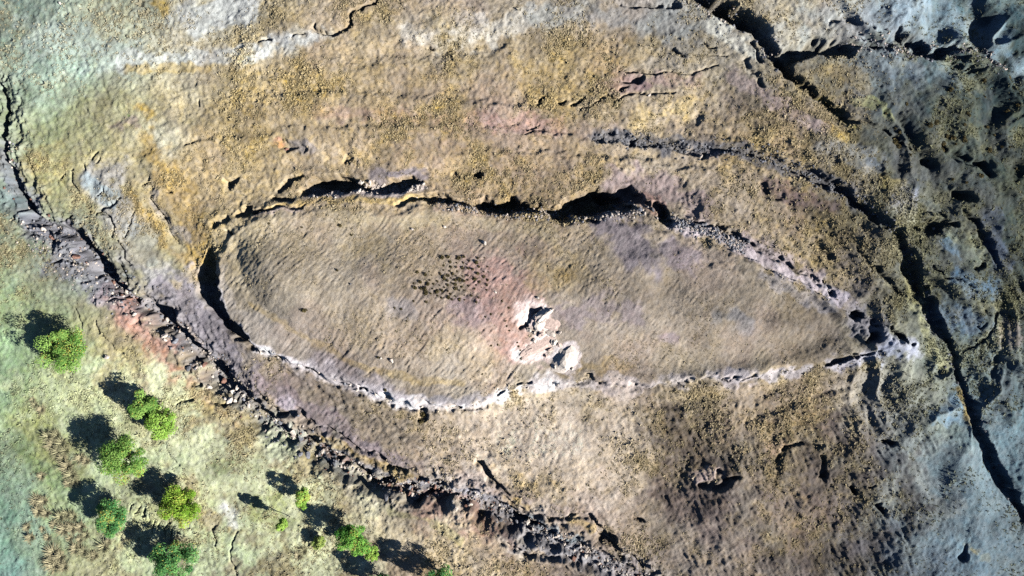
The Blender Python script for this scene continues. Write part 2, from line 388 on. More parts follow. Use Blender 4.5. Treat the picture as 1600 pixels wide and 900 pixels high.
# ---- right gully
GR = [(930, 212, 6, .7), (1000, 220, 8, 1.0), (1060, 226, 8, 1.0), (1120, 236, 9, 1.2), (1170, 238, 9, 1.3), (1210, 246, 8, 1.3), (1255, 268, 9, 2.0), (1290, 284, 9, 2.2), (1330, 303, 10, 2.4), (1358, 330, 10, 2.4), (1385, 350, 9, 2.2), (1402, 366, 9, 2.2),
      (1416, 386, 13, 3.0), (1430, 414, 14, 3.3), (1442, 442, 13, 3.0), (1452, 468, 12, 2.8), (1464, 500, 12, 2.7), (1476, 526, 8, 2.0), (1488, 552, 6, 1.6), (1498, 578, 5, 1.4), (1510, 604, 6, 1.5), (1524, 640, 9, 2.1), (1534, 675, 11, 2.5),
      (1548, 712, 12, 2.7), (1566, 748, 12, 2.7), (1584, 782, 10, 2.4), (1602, 812, 8, 2.0), (1640, 870, 9, 2.0), (1760, 1050, 9, 2.0)]
channel(GR, left=1.0, right=1.15, floor=.35, key='right', rough=.45)
channel([(x, y, w * 3.5, d * .18) for x, y, w, d in GR], floor=0.0)
channel([(940, 206, 5, .6), (965, 205, 6, .9), (985, 212, 5, .7)], floor=.2, rough=.9)
for a in ([(1345, 385, 3, .6), (1362, 408, 4, .9), (1380, 425, 6, 1.1), (1400, 442, 7, 1.2), (1425, 460, 4, .6)], [(1272, 372, 4, .5), (1290, 388, 8, 1.0), (1310, 410, 10, 1.0), (1330, 430, 7, .6)],
          [(1190, 290, 5, .8), (1200, 305, 7, 1.0), (1215, 312, 4, .6)]):
    channel(a, floor=.1, right=1.3)
# hollows and cracks on the east side
for a in ([(1495, 300, 8, 1.8), (1508, 306, 13, 2.9), (1520, 312, 7, 1.6)], [(1505, 328, 4, 1.2), (1520, 345, 8, 1.7), (1540, 372, 9, 1.6), (1552, 395, 7, 1.2), (1562, 420, 5, .6)],
          [(1430, 362, 8, 1.7), (1445, 356, 8, 1.8), (1462, 352, 9, 2.2), (1478, 350, 8, 2.0), (1496, 352, 6, 1.2)], [(1450, 366, 8, 1.9), (1470, 362, 8, 1.8)], [(1520, 420, 5, 1.2), (1534, 416, 5, 1.2)],
          [(1460, 420, 2, .7), (1478, 432, 2.4, .9), (1495, 438, 2.4, .8), (1520, 448, 2, .6)], [(1562, 494, 3, 1.2), (1552, 514, 3, 1.3), (1542, 530, 3, 1.4), (1525, 544, 2.6, 1.1), (1502, 552, 2, .6)],
          [(1474, 504, 2.4, .8), (1482, 525, 2.4, .8), (1488, 545, 2, .5)], [(1543, 485, 2, .7), (1553, 496, 2, .7)], [(1530, 515, 2, .6), (1538, 503, 2, .6)], [(1460, 330, 4, .7), (1480, 340, 4, .8)],
          [(1380, 690, 6, 1.8), (1391, 693, 6, 1.9)], [(1374, 790, 7, 1.9), (1384, 797, 7, 1.9)], [(1328, 767, 5, 1.8), (1336, 769, 5, 1.8)], [(1355, 758, 3, .9), (1363, 758, 3, .9)],
          [(1120, 742, 9, 1.6), (1133, 748, 7, 1.2)], [(1095, 757, 8, 1.3), (1125, 758, 9, 1.7), (1150, 744, 6, 1.0)], [(998, 808, 6, 1.2), (1003, 812, 5, 1.1)], [(1290, 737, 8, 1.2), (1287, 712, 7, 1.0)],
          [(742, 268, 9, 2.0), (749, 269, 8, 1.8)], [(714, 268, 7, .8), (718, 272, 6, .7)], [(1495, 868, 9, 1.2), (1505, 850, 4, .6)], [(352, 287, 11, 1.6), (366, 278, 6, .9)], [(330, 346, 10, 1.2), (350, 340, 9, 1.0)],
          [(437, 228, 8, 1.0), (446, 232, 8, 1.2), (470, 236, 5, .6)], [(542, 248, 6, 1.0), (550, 244, 4, .7)], [(355, 360, 4, .9), (362, 368, 4, .9)], [(1445, 250, 7, 1.2), (1462, 258, 6, .9)], [(1475, 228, 8, 1.4), (1500, 245, 7, 1.2), (1535, 262, 9, 1.7), (1545, 275, 6, 1.0)],
          [(1215, 690, 60, -.4), (1216, 690, 60, -.4)], [(660, 645, 7, .9), (658, 656, 10, 1.1)], [(1096, 245, 5, 1.0), (1103, 242, 8, 1.2)], [(415, 62, 4, .8), (425, 60, 3, .7)]):
    channel(a, floor=.3)
# ---- the north-east ravine
NE = [(1060, -40, 10, 2.0), (1100, -5, 12, 2.8), (1128, 14, 12, 3.0), (1150, 28, 10, 2.8), (1180, 44, 10, 2.8), (1196, 62, 10, 2.8), (1210, 84, 10, 2.4), (1226, 98, 13, 3.2)]
channel([(x, y, w * 1.35, d * 1.6) for x, y, w, d in NE], floor=.35, key='northeast', rough=.5)
channel([(1130, 8, 14, 4.5), (1158, 22, 14, 4.2), (1185, 36, 11, 3.4), (1205, 50, 8, 2)], floor=.3)
channel([(1325, 72, 12, 2.4), (1290, 70, 18, 4.2), (1262, 74, 18, 4.6), (1240, 84, 16, 4.6), (1228, 100, 15, 4.6), (1234, 118, 12, 3.6), (1252, 128, 9, 2.6), (1268, 140, 9, 2.6), (1290, 162, 9, 2.6), (1312, 175, 9, 2.5), (1336, 184, 6, 1.3), (1362, 190, 5, 1.0), (1385, 198, 5, 1.2), (1402, 212, 5, 1.2), (1430, 230, 5, .8)], floor=.3, key='northeast')
channel([(1318, 66, 4, 1.1), (1350, 68, 5, 1.3), (1378, 70, 5, 1.3), (1402, 58, 10, 2.6), (1425, 66, 11, 3.0), (1444, 76, 13, 3.6), (1466, 80, 11, 3.0), (1488, 72, 11, 3.0), (1510, 68, 10, 2.6), (1535, 72, 9, 2.2), (1556, 84, 5, 1.2), (1575, 96, 4, .9)], floor=.3, rough=.8)
for a in ([(1480, 98, 3, 1.0), (1500, 95, 4, 1.2), (1530, 98, 3, .9)], [(1498, 82, 6, 1.3), (1515, 86, 6, 1.3)], [(1402, 48, 5, 1.1), (1415, 56, 5, 1.1)], [(1300, 30, 6, .8), (1320, 28, 5, .8), (1340, 38, 4, .6)], [(1360, 40, 6, 1.0), (1370, 45, 5, .9)], [(960, 2, 4, .8), (990, 6, 6, 1.5), (1030, 8, 5, 1.3), (1060, 2, 5, 1.3)],
          [(1545, 100, 3, .8), (1520, 103, 2.5, .7)], [(1190, 95, 5, 1.0), (1175, 68, 4, .9)], [(1165, 95, 8, .8), (1185, 125, 8, 1.0), (1195, 135, 5, .7)]):
    channel(a, floor=.25, rough=.5)
for a in ([(590, 3, 3, 1.3), (572, 10, 4, 1.5), (556, 18, 5, 1.8), (548, 26, 5, 1.8), (551, 38, 3, 1.2), (545, 48, 3, 1.1), (516, 60, 4, 1.2), (500, 52, 3, 1.0), (491, 42, 3.4, 1.1), (492, 36, 3, .8)], [(462, 62, 2.5, .8), (478, 56, 2.5, .8)], [(404, 66, 2.5, .8), (422, 60, 2.5, .7)],
          [(673, 72, 3.4, 1.0), (677, 75, 3, .9)], [(965, 111, 3, .9), (985, 109, 4, 1.1), (1020, 110, 3, .9), (1055, 110, 2.4, .8), (1100, 109, 2, .6), (1127, 103, 2, .6)], [(972, 126, 5, 1.3), (990, 124, 6, 1.6), (1003, 117, 4, 1.0)], [(965, 138, 4, 1.0), (975, 136, 3, .8)],
          [(842, 158, 3, 1.1), (866, 154, 2.5, .9)], [(878, 158, 4, 1.2), (884, 155, 3, 1.0)], [(892, 162, 4, 1.2), (915, 152, 4, 1.1)], [(912, 168, 2, .6), (940, 155, 3, .8), (970, 149, 2.4, .8), (1005, 146, 3, .9), (1052, 143, 2, .5)], [(1050, 72, 5, 1.0), (1065, 80, 5, 1.0)], [(985, 225, 5, .9), (1000, 214, 4, .8)],
          [(1090, 180, 14, .7), (1070, 190, 12, .6)], [(300, 220, 2, .7), (285, 224, 2, .7)], [(307, 155, 2, .6), (309, 166, 2, .6)], [(820, 208, 2.4, .6), (845, 205, 2.4, .6), (870, 213, 2, .5)], [(800, 196, 2, .4), (838, 200, 3, .5)],
          [(1100, 62, 2, .6), (1122, 70, 2, .6)], [(1115, 82, 2, .5), (1137, 87, 2, .5)]):
    channel(a, floor=.25)
# broad folds north of the mound and slump lobes in the south-east
channel([(150, 290, 9, .2), (190, 245, 11, .3), (250, 222, 11, .35), (330, 213, 10, .55), (450, 204, 11, .4), (560, 190, 11, .5), (700, 190, 12, .3), (850, 203, 10, .5), (930, 212, 8, .4)], floor=0.0, left=2)
channel([(700, 228, 10, .5), (850, 232, 10, .7), (980, 240, 10, .7), (1080, 255, 10, .7), (1170, 280, 10, .8), (1250, 330, 10, .8), (1320, 385, 9, .7)], floor=0.0, left=1.8)
channel([(420, 150, 12, .5), (560, 140, 12, .6), (720, 150, 12, .6), (840, 165, 9, .5)], floor=0.0, left=2)
channel([(560, 100, 14, .6), (660, 85, 14, .7), (780, 75, 12, .6)], floor=0.0, left=2)
channel([(1010, 195, 9, .5), (1110, 205, 9, .7), (1210, 220, 9, .7), (1300, 250, 9, .7), (1380, 300, 9, .6)], floor=0.0, right=2)
channel([(420, 570, 8, .5), (520, 630, 8, .6), (640, 680, 8, .6), (760, 705, 8, .4)], floor=0.0, right=2)
channel([(640, 200, 30, -.5), (760, 225, 30, -.5), (900, 235, 30, -.5)], floor=0.0)
channel([(450, 260, 30, .5), (620, 250, 30, .4), (800, 262, 30, .4)], floor=0.0)
channel([(1235, 700, 5, .7), (1218, 725, 6, .9), (1213, 755, 5, .6)], floor=0, left=3)
channel([(1230, 700, 6, .7), (1258, 690, 7, 1.0), (1290, 696, 6, .8)], floor=0)
for cx, cy, w, d in ((1110, 690, 40, 1.0), (1060, 760, 46, 1.0), (1190, 780, 40, .8), (1310, 760, 44, .8), (1400, 730, 40, .7), (1250, 840, 46, .8), (1360, 850, 40, .7), (1300, 640, 34, .7), (1200, 660, 30, .6), (1180, 860, 30, .7), (1410, 800, 30, .6)):
    channel([(cx - w * .4, cy - w * .3, w, d), (cx + w * .4, cy + w * .35, w, d)], floor=0.0)
channel([(840, 690, 70, -1.0), (900, 720, 70, -1.0)], floor=0.0)
channel([(1420, 620, 40, -.7), (1500, 740, 50, -.7), (1560, 860, 50, -.7)], floor=0.0)
# cracks, ruts and the step beds by the trees
for k in range(9):
    x = 205 + k * 9.5
    channel([(x + 4, 786 + k * 4.2, 1.4, .0), (x + 1, 796 + k * 5, 2.2, 1.0 if k in (2, 3, 4) else .6), (x - 2, 808 + k * 4.8, 1.4, .0)], floor=.2)
for a in ([(340, 815, 1.5, .2), (334, 828, 2, .6), (337, 848, 2, .6), (341, 858, 1.5, .2)], [(376, 828, 1.6, .3), (364, 842, 2, .6), (357, 856, 2, .6), (362, 872, 1.6, .5), (366, 895, 2, .7)], [(252, 690, 1.2, .2), (266, 712, 1.5, .3), (277, 735, 1.2, .2)],
          [(118, 480, 1.6, .4), (128, 515, 1.6, .4), (132, 550, 1.6, .3)], [(150, 498, 1.5, .5), (158, 520, 1.8, .5), (178, 538, 1.5, .4), (190, 552, 1.4, .3)]):
    channel(a, floor=.2)

# ------------------------------------------------------------------ soils
P = tint
# dry grass, red earth, clay ... (photo pixels)
P([(60, 62), (130, 72), (190, 80)], 34, (182, 204, 190), .7, .5, arr=GRASS, val=.1)
P([(195, 95), (280, 94), (350, 82), (400, 82), (460, 72), (500, 60)], 15, (206, 216, 206), .8, arr=GRASS, val=.05)
P([(430, 60), (480, 58)], 14, (205, 215, 208), .8, arr=GRASS, val=.05)
P([(290, 32), (370, 22), (385, 12)], 22, (194, 204, 198), .8, arr=GRASS, val=.05)
P([(640, 55), (690, 55), (760, 50), (815, 36)], 22, (208, 210, 194), .65, .5, arr=GRASS, val=.1)
P([(850, 28), (920, 26), (1000, 36), (1080, 26), (1110, 40)], 24, (170, 180, 174), .75, arr=GRASS, val=.1)
P([(1115, 36), (1150, 66), (1176, 85)], 13, (204, 210, 192), .8, arr=GRASS, val=.05)
P([(1215, 60), (1260, 48), (1340, 40)], 20, (178, 182, 166), .7, arr=GRASS, val=.1)
P([(1270, 22), (1390, 18), (1480, 40)], 34, (172, 188, 182), .55, arr=GRASS, val=.15)
P([(1490, 5), (1550, 50), (1600, 95), (1650, 130)], 20, (160, 180, 174), .8, arr=ROUGH, val=.1)
P([(1370, 80), (1420, 110), (1330, 85)], 22, (134, 144, 142), .6, arr=GRASS, val=.1)
P([(1500, 125), (1480, 110)], 22, (138, 156, 146), .6, arr=ROUGH, val=.2)
for a in ([(450, 30), (470, 50)], [(600, 20), (700, 20)], [(540, 60), (560, 40)]): P(a, 20, (190, 172, 122), .5)
P([(215, 168), (236, 178)], 10, (212, 176, 78), .8)
P([(242, 4), (258, 14)], 11, (206, 172, 72), .8)
P([(205, 108), (250, 108), (330, 104)], 8, (204, 178, 100), .7)
P([(230, 215), (262, 270), (290, 320), (300, 380), (312, 410)], 18, (196, 166, 88), .75, arr=GRASS, val=1.0)
P([(205, 300), (232, 352), (255, 388), (290, 410)], 12, (198, 168, 92), .8, arr=GRASS, val=1.0)
P([(110, 250), (60, 270), (40, 290)], 24, (172, 170, 108), .6, arr=GRASS, val=.9)
P([(390, 332), (470, 318), (560, 310), (660, 306)], 6, (214, 184, 106), .8, arr=GRASS, val=.9)
P([(1000, 182), (1040, 178), (1066, 166)], 22, (206, 184, 120), .6, arr=GRASS, val=.9)
P([(1290, 195), (1320, 212)], 11, (204, 168, 82), .8)
P([(1385, 280), (1402, 288)], 12, (196, 164, 82), .8, arr=GRASS, val=1)
P([(845, 120), (900, 80), (980, 60), (870, 150)], 36, (188, 162, 100), .5, arr=GRASS, val=1.0)
for a in ([(400, 130), (560, 130), (720, 140)], [(600, 90), (800, 90)], [(450, 180), (700, 170)], [(300, 250), (420, 250), (620, 235), (800, 250)], [(950, 250), (1100, 260), (1180, 265)]): P(a, 44, None, .7, arr=GRASS, val=.85)
P([(500, 178), (620, 180), (700, 185)], 10, (190, 158, 136), .6)
P([(740, 186), (800, 192), (870, 198)], 13, (194, 156, 140), .75)
P([(960, 118), (1010, 122), (1090, 124)], 14, (172, 146, 136), .7)
P([(945, 135), (1010, 130)], 12, (168, 140, 138), .7)
P([(1150, 120), (1200, 150), (1230, 175), (1290, 200)], 13, (176, 160, 158), .7, arr=GRASS, val=.15)
P([(900, 200), (960, 200)], 12, (184, 162, 140), .6)
P([(432, 229)], 8, (204, 140, 112), .9)
P([(455, 232), (480, 238)], 14, (150, 148, 150), .7)
P([(180, 195), (208, 190)], 12, (160, 140, 140), .6)
P([(940, 205), (1000, 218), (1060, 224), (1120, 236), (1170, 238), (1255, 268), (1330, 303), (1358, 330)], 12, (108, 116, 128), .8, arr=GRASS, val=.15)
P([(1200, 300), (1255, 306), (1300, 325)], 14, (132, 112, 112), .8, arr=GRASS, val=.2)
P([(1250, 288), (1310, 310)], 8, (118, 128, 140), .7)
P([(1285, 388), (1320, 415), (1350, 440)], 16, (150, 138, 120), .7)
P([(1290, 235), (1320, 240), (1370, 250)], 22, (150, 160, 165), .6)
P([(1365, 275), (1340, 290)], 16, (190, 176, 150), .6)
P([(1405, 310), (1430, 315)], 18, (176, 170, 176), .7)
P([(1400, 330), (1420, 345)], 12, (196, 186, 150), .6)
P([(1500, 390), (1520, 400)], 22, (176, 176, 130), .5)
P([(1495, 435), (1525, 445), (1560, 455)], 16, (104, 138, 156), .8)
P([(1480, 385), (1500, 405)], 8, (110, 150, 168), .7)
P([(1540, 340), (1560, 380), (1568, 420)], 12, (128, 136, 146), .7, arr=ROUGH, val=.1)
P([(1490, 495), (1515, 510)], 24, (104, 130, 146), .75)
P([(1575, 535), (1585, 520)], 14, (168, 138, 124), .7)
P([(1482, 640), (1490, 620)], 22, (146, 176, 182), .8, arr=ROUGH, val=.15)
P([(1540, 640), (1590, 690)], 36, (142, 160, 152), .6, arr=ROUGH, val=.15)
P([(1440, 470), (1444, 500), (1456, 545), (1475, 575)], 10, (212, 196, 124), .85)
P([(1498, 602), (1508, 625), (1518, 655)], 5, (196, 152, 62), .85)
P([(1410, 380), (1425, 420), (1438, 462)], 6, (196, 178, 106), .8)
P([(1270, 142), (1300, 168), (1340, 195)], 6, (172, 164, 78), .8)
P([(1330, 152), (1380, 160), (1400, 180)], 6, (170, 168, 90), .7)
P([(1310, 108), (1350, 118)], 14, (168, 146, 100), .6)
P([(1512, 855)], 12, (206, 172, 78), .9)
P([(1530, 868)], 8, (190, 170, 100), .7)
P([(1500, 720), (1540, 800), (1560, 860)], 52, (142, 154, 144), .6, arr=ROUGH, val=.12)
P([(1440, 700), (1500, 780)], 40, None, .6, arr=ROUGH, val=.2)
P([(1400, 720), (1440, 780)], 30, (172, 164, 140), .5)
# mound
P([(345, 378), (420, 345), (560, 340), (700, 345), (860, 365)], 16, (186, 174, 134), .6)
P([(735, 478), (760, 482)], 24, (168, 146, 150), .65, arr=GRASS, val=.1)
P([(780, 420), (800, 470), (815, 520)], 36, (200, 158, 140), .7, .5, arr=GRASS, val=.15)
P([(880, 492), (940, 492), (975, 498)], 22, (164, 152, 158), .55, .5, arr=GRASS, val=.15)
P([(1040, 523), (1060, 526)], 12, (160, 146, 156), .6)
P([(1120, 490), (1160, 492)], 16, (152, 158, 162), .6)
P([(620, 480), (640, 484)], 14, (170, 166, 164), .6)
P([(700, 540), (730, 545), (745, 560)], 26, (194, 178, 136), .45)
P([(560, 390), (590, 400)], 26, (192, 174, 128), .6)
P([(880, 425), (890, 428)], 12, (186, 150, 82), .8)
P([(860, 410), (900, 425)], 28, (188, 168, 118), .6)
P([(870, 580), (900, 575), (990, 575)], 12, (186, 160, 98), .6)
P([(395, 470), (430, 500), (480, 528), (560, 565), (640, 590), (720, 598)], 6, (194, 172, 116), .7)
P([(345, 430), (370, 480), (420, 530), (480, 560)], 14, (192, 184, 166), .65, arr=GRASS, val=.2)
P([(420, 450), (440, 480)], 26, (168, 158, 132), .5)
P([(950, 350), (985, 368), (1010, 388), (1060, 400)], 28, (154, 146, 150), .85, arr=GRASS, val=.05)  # grey eroded bank, with the slope's shade in the tint
P([(960, 285), (1010, 285), (1050, 295), (1090, 320)], 22, (168, 150, 148), .75, arr=GRASS, val=.05)
P([(1012, 308), (1026, 320)], 11, (206, 164, 146), .8)
P([(1050, 345), (1110, 365), (1160, 390), (1220, 416), (1280, 448), (1312, 466)], 13, (206, 196, 198), .85, arr=GRASS, val=0)
P([(1170, 375), (1230, 405), (1280, 435)], 12, (190, 176, 180), .7, arr=GRASS, val=.05)
P([(1190, 425), (1240, 450), (1290, 478)], 10, (160, 160, 164), .7)  # shade on the back of the raised lip, put into the colour
P([(1330, 495), (1370, 520)], 22, (156, 150, 152), .7, arr=GRASS, val=.05)
P([(1395, 535), (1415, 540), (1420, 548)], 17, (216, 204, 196), .85, .3, arr=GRASS, val=0)
P([(1300, 562), (1350, 556), (1400, 545)], 12, (194, 190, 192), .75, .45, arr=GRASS, val=0)
P([(1120, 596), (1190, 588), (1260, 575)], 11, (192, 190, 192), .75, .45, arr=GRASS, val=0)
P([(960, 604), (1040, 604), (1100, 598)], 12, (200, 194, 188), .7, .45, arr=GRASS, val=0)
P([(880, 600), (920, 606), (960, 606)], 9, (200, 194, 190), .75, arr=GRASS, val=.1)
P([(340, 450), (362, 498), (398, 536), (440, 560)], 5, (204, 206, 208), .75, arr=GRASS, val=0)
P([(400, 540), (450, 562), (500, 580), (560, 602), (620, 626), (680, 634), (740, 630)], 12, (240, 238, 236), .85, .3, arr=GRASS, val=0)
P([(740, 630), (800, 612), (860, 600)], 12, (238, 232, 224), .85, .4, arr=GRASS, val=0)
P([(500, 560), (560, 585), (620, 612)], 12, (186, 180, 184), .6, arr=GRASS, val=.1)
P([(670, 622), (720, 622), (760, 616)], 8, (160, 160, 166), .7)  # shaded inner side of the lip, painted as a grey band
P([(480, 302), (530, 300), (560, 292), (600, 294), (660, 290)], 8, (214, 200, 188), .8, arr=GRASS, val=.05)
P([(590, 268), (640, 264), (660, 270)], 10, (150, 146, 158), .7, arr=GRASS, val=.05)
P([(400, 334), (440, 330), (480, 326)], 6, (190, 176, 168), .7)
P([(690, 320), (740, 332), (820, 332)], 9, (196, 170, 152), .6)
P([(745, 268), (755, 264)], 8, (150, 150, 160), .6)
P([(1110, 243), (1125, 243)], 9, (206, 180, 172), .8)
P([(838, 490), (852, 505), (848, 535), (830, 548)], 21, (238, 216, 202), .9, arr=GRASS, val=0)
P([(880, 555), (890, 565)], 17, (232, 222, 216), .8, arr=GRASS, val=0)
# bench, left gully, red banks
P([(165, 290), (190, 340), (200, 380), (240, 430), (290, 480)], 30, (172, 176, 172), .75, arr=GRASS, val=.15)
P([(150, 290), (165, 305)], 14, (154, 182, 188), .7)
P([(205, 365), (225, 375)], 16, (160, 178, 182), .7)
P([(232, 405)], 7, (120, 152, 172), .8)
P([(190, 430), (205, 432)], 8, (130, 160, 168), .7)
P([(210, 385), (240, 395)], 22, (192, 188, 140), .5)
P([(240, 300), (255, 340), (275, 370)], 9, (176, 174, 166), .7, arr=GRASS, val=.2)
P([(260, 450), (300, 500), (340, 560), (380, 600)], 30, (158, 154, 162), .8, arr=GRASS, val=.1)
P([(400, 600), (460, 640), (540, 685), (620, 722)], 18, (166, 152, 156), .75, arr=GRASS, val=.15)
P([(430, 630), (445, 640)], 10, (206, 196, 204), .7)
P([(640, 730), (720, 745), (800, 770), (880, 800)], 16, (174, 160, 154), .7, arr=GRASS, val=.2)
P([(x - 3, y + 4) for x, y, w, d in GL if y > 330], 17, (146, 147, 152), .8, arr=GRASS, val=.1)
P([(0, 240), (20, 290), (50, 340)], 13, (140, 154, 168), .75, arr=GRASS, val=.1)
P([(60, 365), (90, 385), (130, 420), (150, 440)], 26, (146, 150, 162), .75, arr=GRASS, val=.1)
P([(165, 470), (200, 480)], 16, (172, 156, 160), .7, arr=GRASS, val=.1)
P([(0, 300), (20, 340)], 14, (128, 158, 156), .6)
P([(190, 495), (220, 520), (240, 545)], 22, (208, 156, 134), .85, arr=GRASS, val=.1)
P([(225, 545), (255, 560)], 12, (206, 150, 122), .8, arr=GRASS, val=.1)
P([(240, 580), (268, 585), (285, 590)], 15, (208, 144, 122), .85, arr=GRASS, val=.1)
P([(300, 600), (330, 640), (370, 660)], 16, (190, 150, 130), .7)
P([(345, 610), (330, 590), (270, 510), (215, 470)], 7, (176, 172, 170), .7)
P([(400, 660), (440, 678), (500, 708), (550, 735), (600, 752), (680, 765), (740, 780), (800, 800)], 11, (168, 170, 178), .85, arr=GRASS, val=.1)
P([(820, 812), (860, 830), (910, 850)], 9, (120, 148, 156), .75, arr=GRASS, val=.05)
P([(790, 850), (850, 850), (910, 870), (960, 895)], 12, (176, 176, 176), .8, arr=GRASS, val=.1)
P([(430, 690), (460, 698), (480, 690), (520, 722), (560, 745), (590, 762), (640, 770), (690, 780)], 5, (166, 122, 108), .85, arr=GRASS, val=.05)
P([(650, 800), (700, 800), (740, 830), (770, 845)], 22, (188, 146, 122), .75, arr=GRASS, val=.2)
P([(740, 800), (770, 830), (800, 850)], 8, (162, 116, 104), .7)
P([(475, 684), (510, 690), (560, 715), (640, 745)], 6, (204, 176, 106), .8, arr=GRASS, val=.9)
P([(895, 815), (925, 828)], 9, (214, 184, 106), .85, arr=GRASS, val=1)
P([(750, 735), (780, 725), (792, 715)], 6, (206, 172, 108), .8)
P([(800, 775), (830, 790)], 5, (206, 176, 106), .7)
P([(365, 800), (372, 812), (350, 795)], 17, (250, 246, 248), .95, .3, arr=GRASS, val=0)
P([(310, 725), (318, 732)], 12, (240, 232, 228), .95, .3, arr=GRASS, val=0)
P([(800, 735), (900, 740)], 30, (208, 186, 138), .6)
P([(760, 690), (840, 700)], 34, (214, 192, 154), .6)
P([(320, 690), (390, 730), (420, 700)], 46, (214, 216, 186), .7, arr=GRASS, val=.25)
P([(620, 830), (680, 850)], 40, (206, 194, 156), .6, arr=GRASS, val=.3)
P([(720, 690), (830, 690), (950, 700), (930, 760)], 62, (224, 208, 180), .6, arr=GRASS, val=.08)
P([(760, 680), (900, 690), (980, 740)], 70, None, .8, arr=ROUGH, val=.18)
P([(470, 640), (600, 680), (700, 710)], 24, None, .7, arr=GRASS, val=.2)
P([(200, 640), (320, 720), (420, 790), (520, 850)], 72, (212, 214, 172), .85, arr=GRASS, val=.25)
P([(100, 600), (160, 680), (230, 800), (330, 860)], 62, (196, 208, 164), .8, arr=GRASS, val=.25)
P([(200, 640), (320, 720), (420, 790), (120, 640)], 80, None, .8, arr=ROUGH, val=.22)
P([(560, 800), (640, 840), (760, 880)], 48, (212, 198, 160), .6, arr=GRASS, val=.3)
for a in ([(1050, 760), (1110, 700)], [(1290, 780), (1340, 720)]): P(a, 40, (148, 134, 112), .5, arr=ROUGH, val=1.0); P(a, 60, None, .8, arr=GRASS, val=.25)
P([(1090, 660), (1160, 640), (1300, 640)], 30, (156, 144, 112), .5, arr=ROUGH, val=.8)
for a, w in (([(1070, 690), (1120, 720)], 46), ([(1050, 770), (1110, 790)], 40), ([(1260, 740), (1330, 790)], 60), ([(1330, 690), (1380, 730)], 44), ([(1250, 850), (1340, 860)], 40), ([(1290, 640), (1310, 660)], 26)):
    P(a, w, (108, 99, 92), .65, .45)
P([(1090, 745), (1120, 740)], 10, (214, 192, 180), .6)
P([(1210, 700), (1230, 690)], 10, (196, 162, 140), .6)
P([(20, 700), (40, 800), (60, 880)], 26, (148, 176, 160), .5, arr=ROUGH, val=.1)
P([(20, 560), (60, 640), (30, 480)], 40, None, .8, arr=ROUGH, val=.15)
P([(35, 690), (60, 720), (100, 760)], 12, (136, 166, 110), .6)
P([(430, 780), (445, 820), (400, 790)], 14, (168, 178, 110), .6)
P([(360, 720), (340, 735)], 14, (160, 176, 122), .6)
P([(200, 182)], 3, (110, 168, 60), .9)
P([(596, 800), (594, 825), (600, 855)], 2.2, (206, 190, 152), .8)
P([(610, 795), (660, 810), (720, 840)], 7, (176, 176, 112), .5)
P([(290, 780), (300, 745)], 10, (200, 170, 130), .5)

GRASS *= (.55 + .55 * patch)
# ------------------------------------------------------------------ fine relief
inner = ss(3, 14, din)
r2 = fbm(2.6, 301, 3, .6)
r1 = fbm(0.95, 331, 2, .6)
bend = 0.85
U = (X * np.cos(bend) + Y * np.sin(bend)); V = (-X * np.sin(bend) + Y * np.cos(bend))
wa = 1.1 * fbm(7.0, 421, 3); wb = 1.1 * fbm(7.0, 423, 3)
rip = gn(U / 1.5 + wa, V / 0.46 + wb, 401) * .55 + gn(U / 0.7 + wb, V / 0.4 + wa, 402) * .45
rid = 1 - np.abs(fbm(2.2, 351, 3, .55))
inner_n = inner * (0.85 + 0.3 * n9)
H += inner * .16 * fbm(13, 25, 3)
grit = rng.standard_normal(X.shape).astype(np.float32) * (np.maximum(np.abs(X) - 117, np.abs(Y) - 67) < 0)
H += (.016 + .014 * ROUGH + .03 * STONY) * grit
H += (0.05 * r2 + 0.045 * r1 + .055 * fbm(.45, 361, 1)) * (0.3 + 1.2 * ROUGH) * (1 - .72 * inner)
H += 0.037 * rip * np.clip(inner_n, 0.2, 1.2) * (.75 + .5 * np.clip(sn(14, 407), -1, 1)) + 0.05 * rip * ROUGH
clod = fbm(1.1, 371, 3, .7)
H += STONY * (0.26 * np.maximum(clod, -1.2) + 0.24 * rid)
ncl = np.clip(sn(0.6, 381) - .5, 0, 2)
H += 0.09 * ncl * GRASS * (1 - .5 * inner)

su = X * .5 - Y * .866; sv = X * .866 + Y * .5
streak = gn(su / 2.6 + .5 * n9, sv / .75 + .7 * m9, 501) * .7 + gn(su / 1.2, sv / .45, 503) * .5
slump = ss(1020, 1090, wpx) * (1 - ss(1400, 1450, wpx)) * ss(610, 660, wpy)
H += (0.11 * streak - .12 * np.abs(fbm(3.4, 505, 3))) * slump
H += 0.05 * streak * (1 - slump) * (1 - inner) * (.3 + ROUGH)
scarps = np.clip(fbm(5.5, 507, 4, .6) - 1.0, 0, 1.2)
H -= 0.0 * scarps * ss(1250, 1380, PX0) * ss(640, 500, PY0)

# colour grain
straw = lin((214, 188, 112)).astype(np.float32); olive = lin((142, 136, 104)).astype(np.float32); umber = lin((126, 118, 108)).astype(np.float32)
g1 = np.clip(0.5 + 0.45 * fbm(1.4, 411, 3, .7) + .25 * n9, 0, 1)
g2 = np.clip(-.45 + 0.55 * fbm(1.1, 431, 3, .7) + .3 * fbm(7, 451, 2), 0, 1)
gk = GRASS * (1 - .7 * inner)
C += (straw - C) * (0.45 * gk * g1 ** 1.3 + .25 * gk * patch)[..., None]
C += (olive - C) * (0.42 * gk * g2)[..., None]
C += (umber - C) * (0.35 * np.clip(fbm(4, 471, 4, .65) - .5, 0, 1) * (0.3 + ROUGH) * (1 - .5 * inner))[..., None]
mauve = lin((172, 152, 146)).astype(np.float32)
C += (mauve - C) * (0.20 * np.clip(fbm(10, 481, 4, .6) - .15, 0, 1) * (1 - marg) * (1 - lowleft) * ss(120, 420, PX0))[..., None]
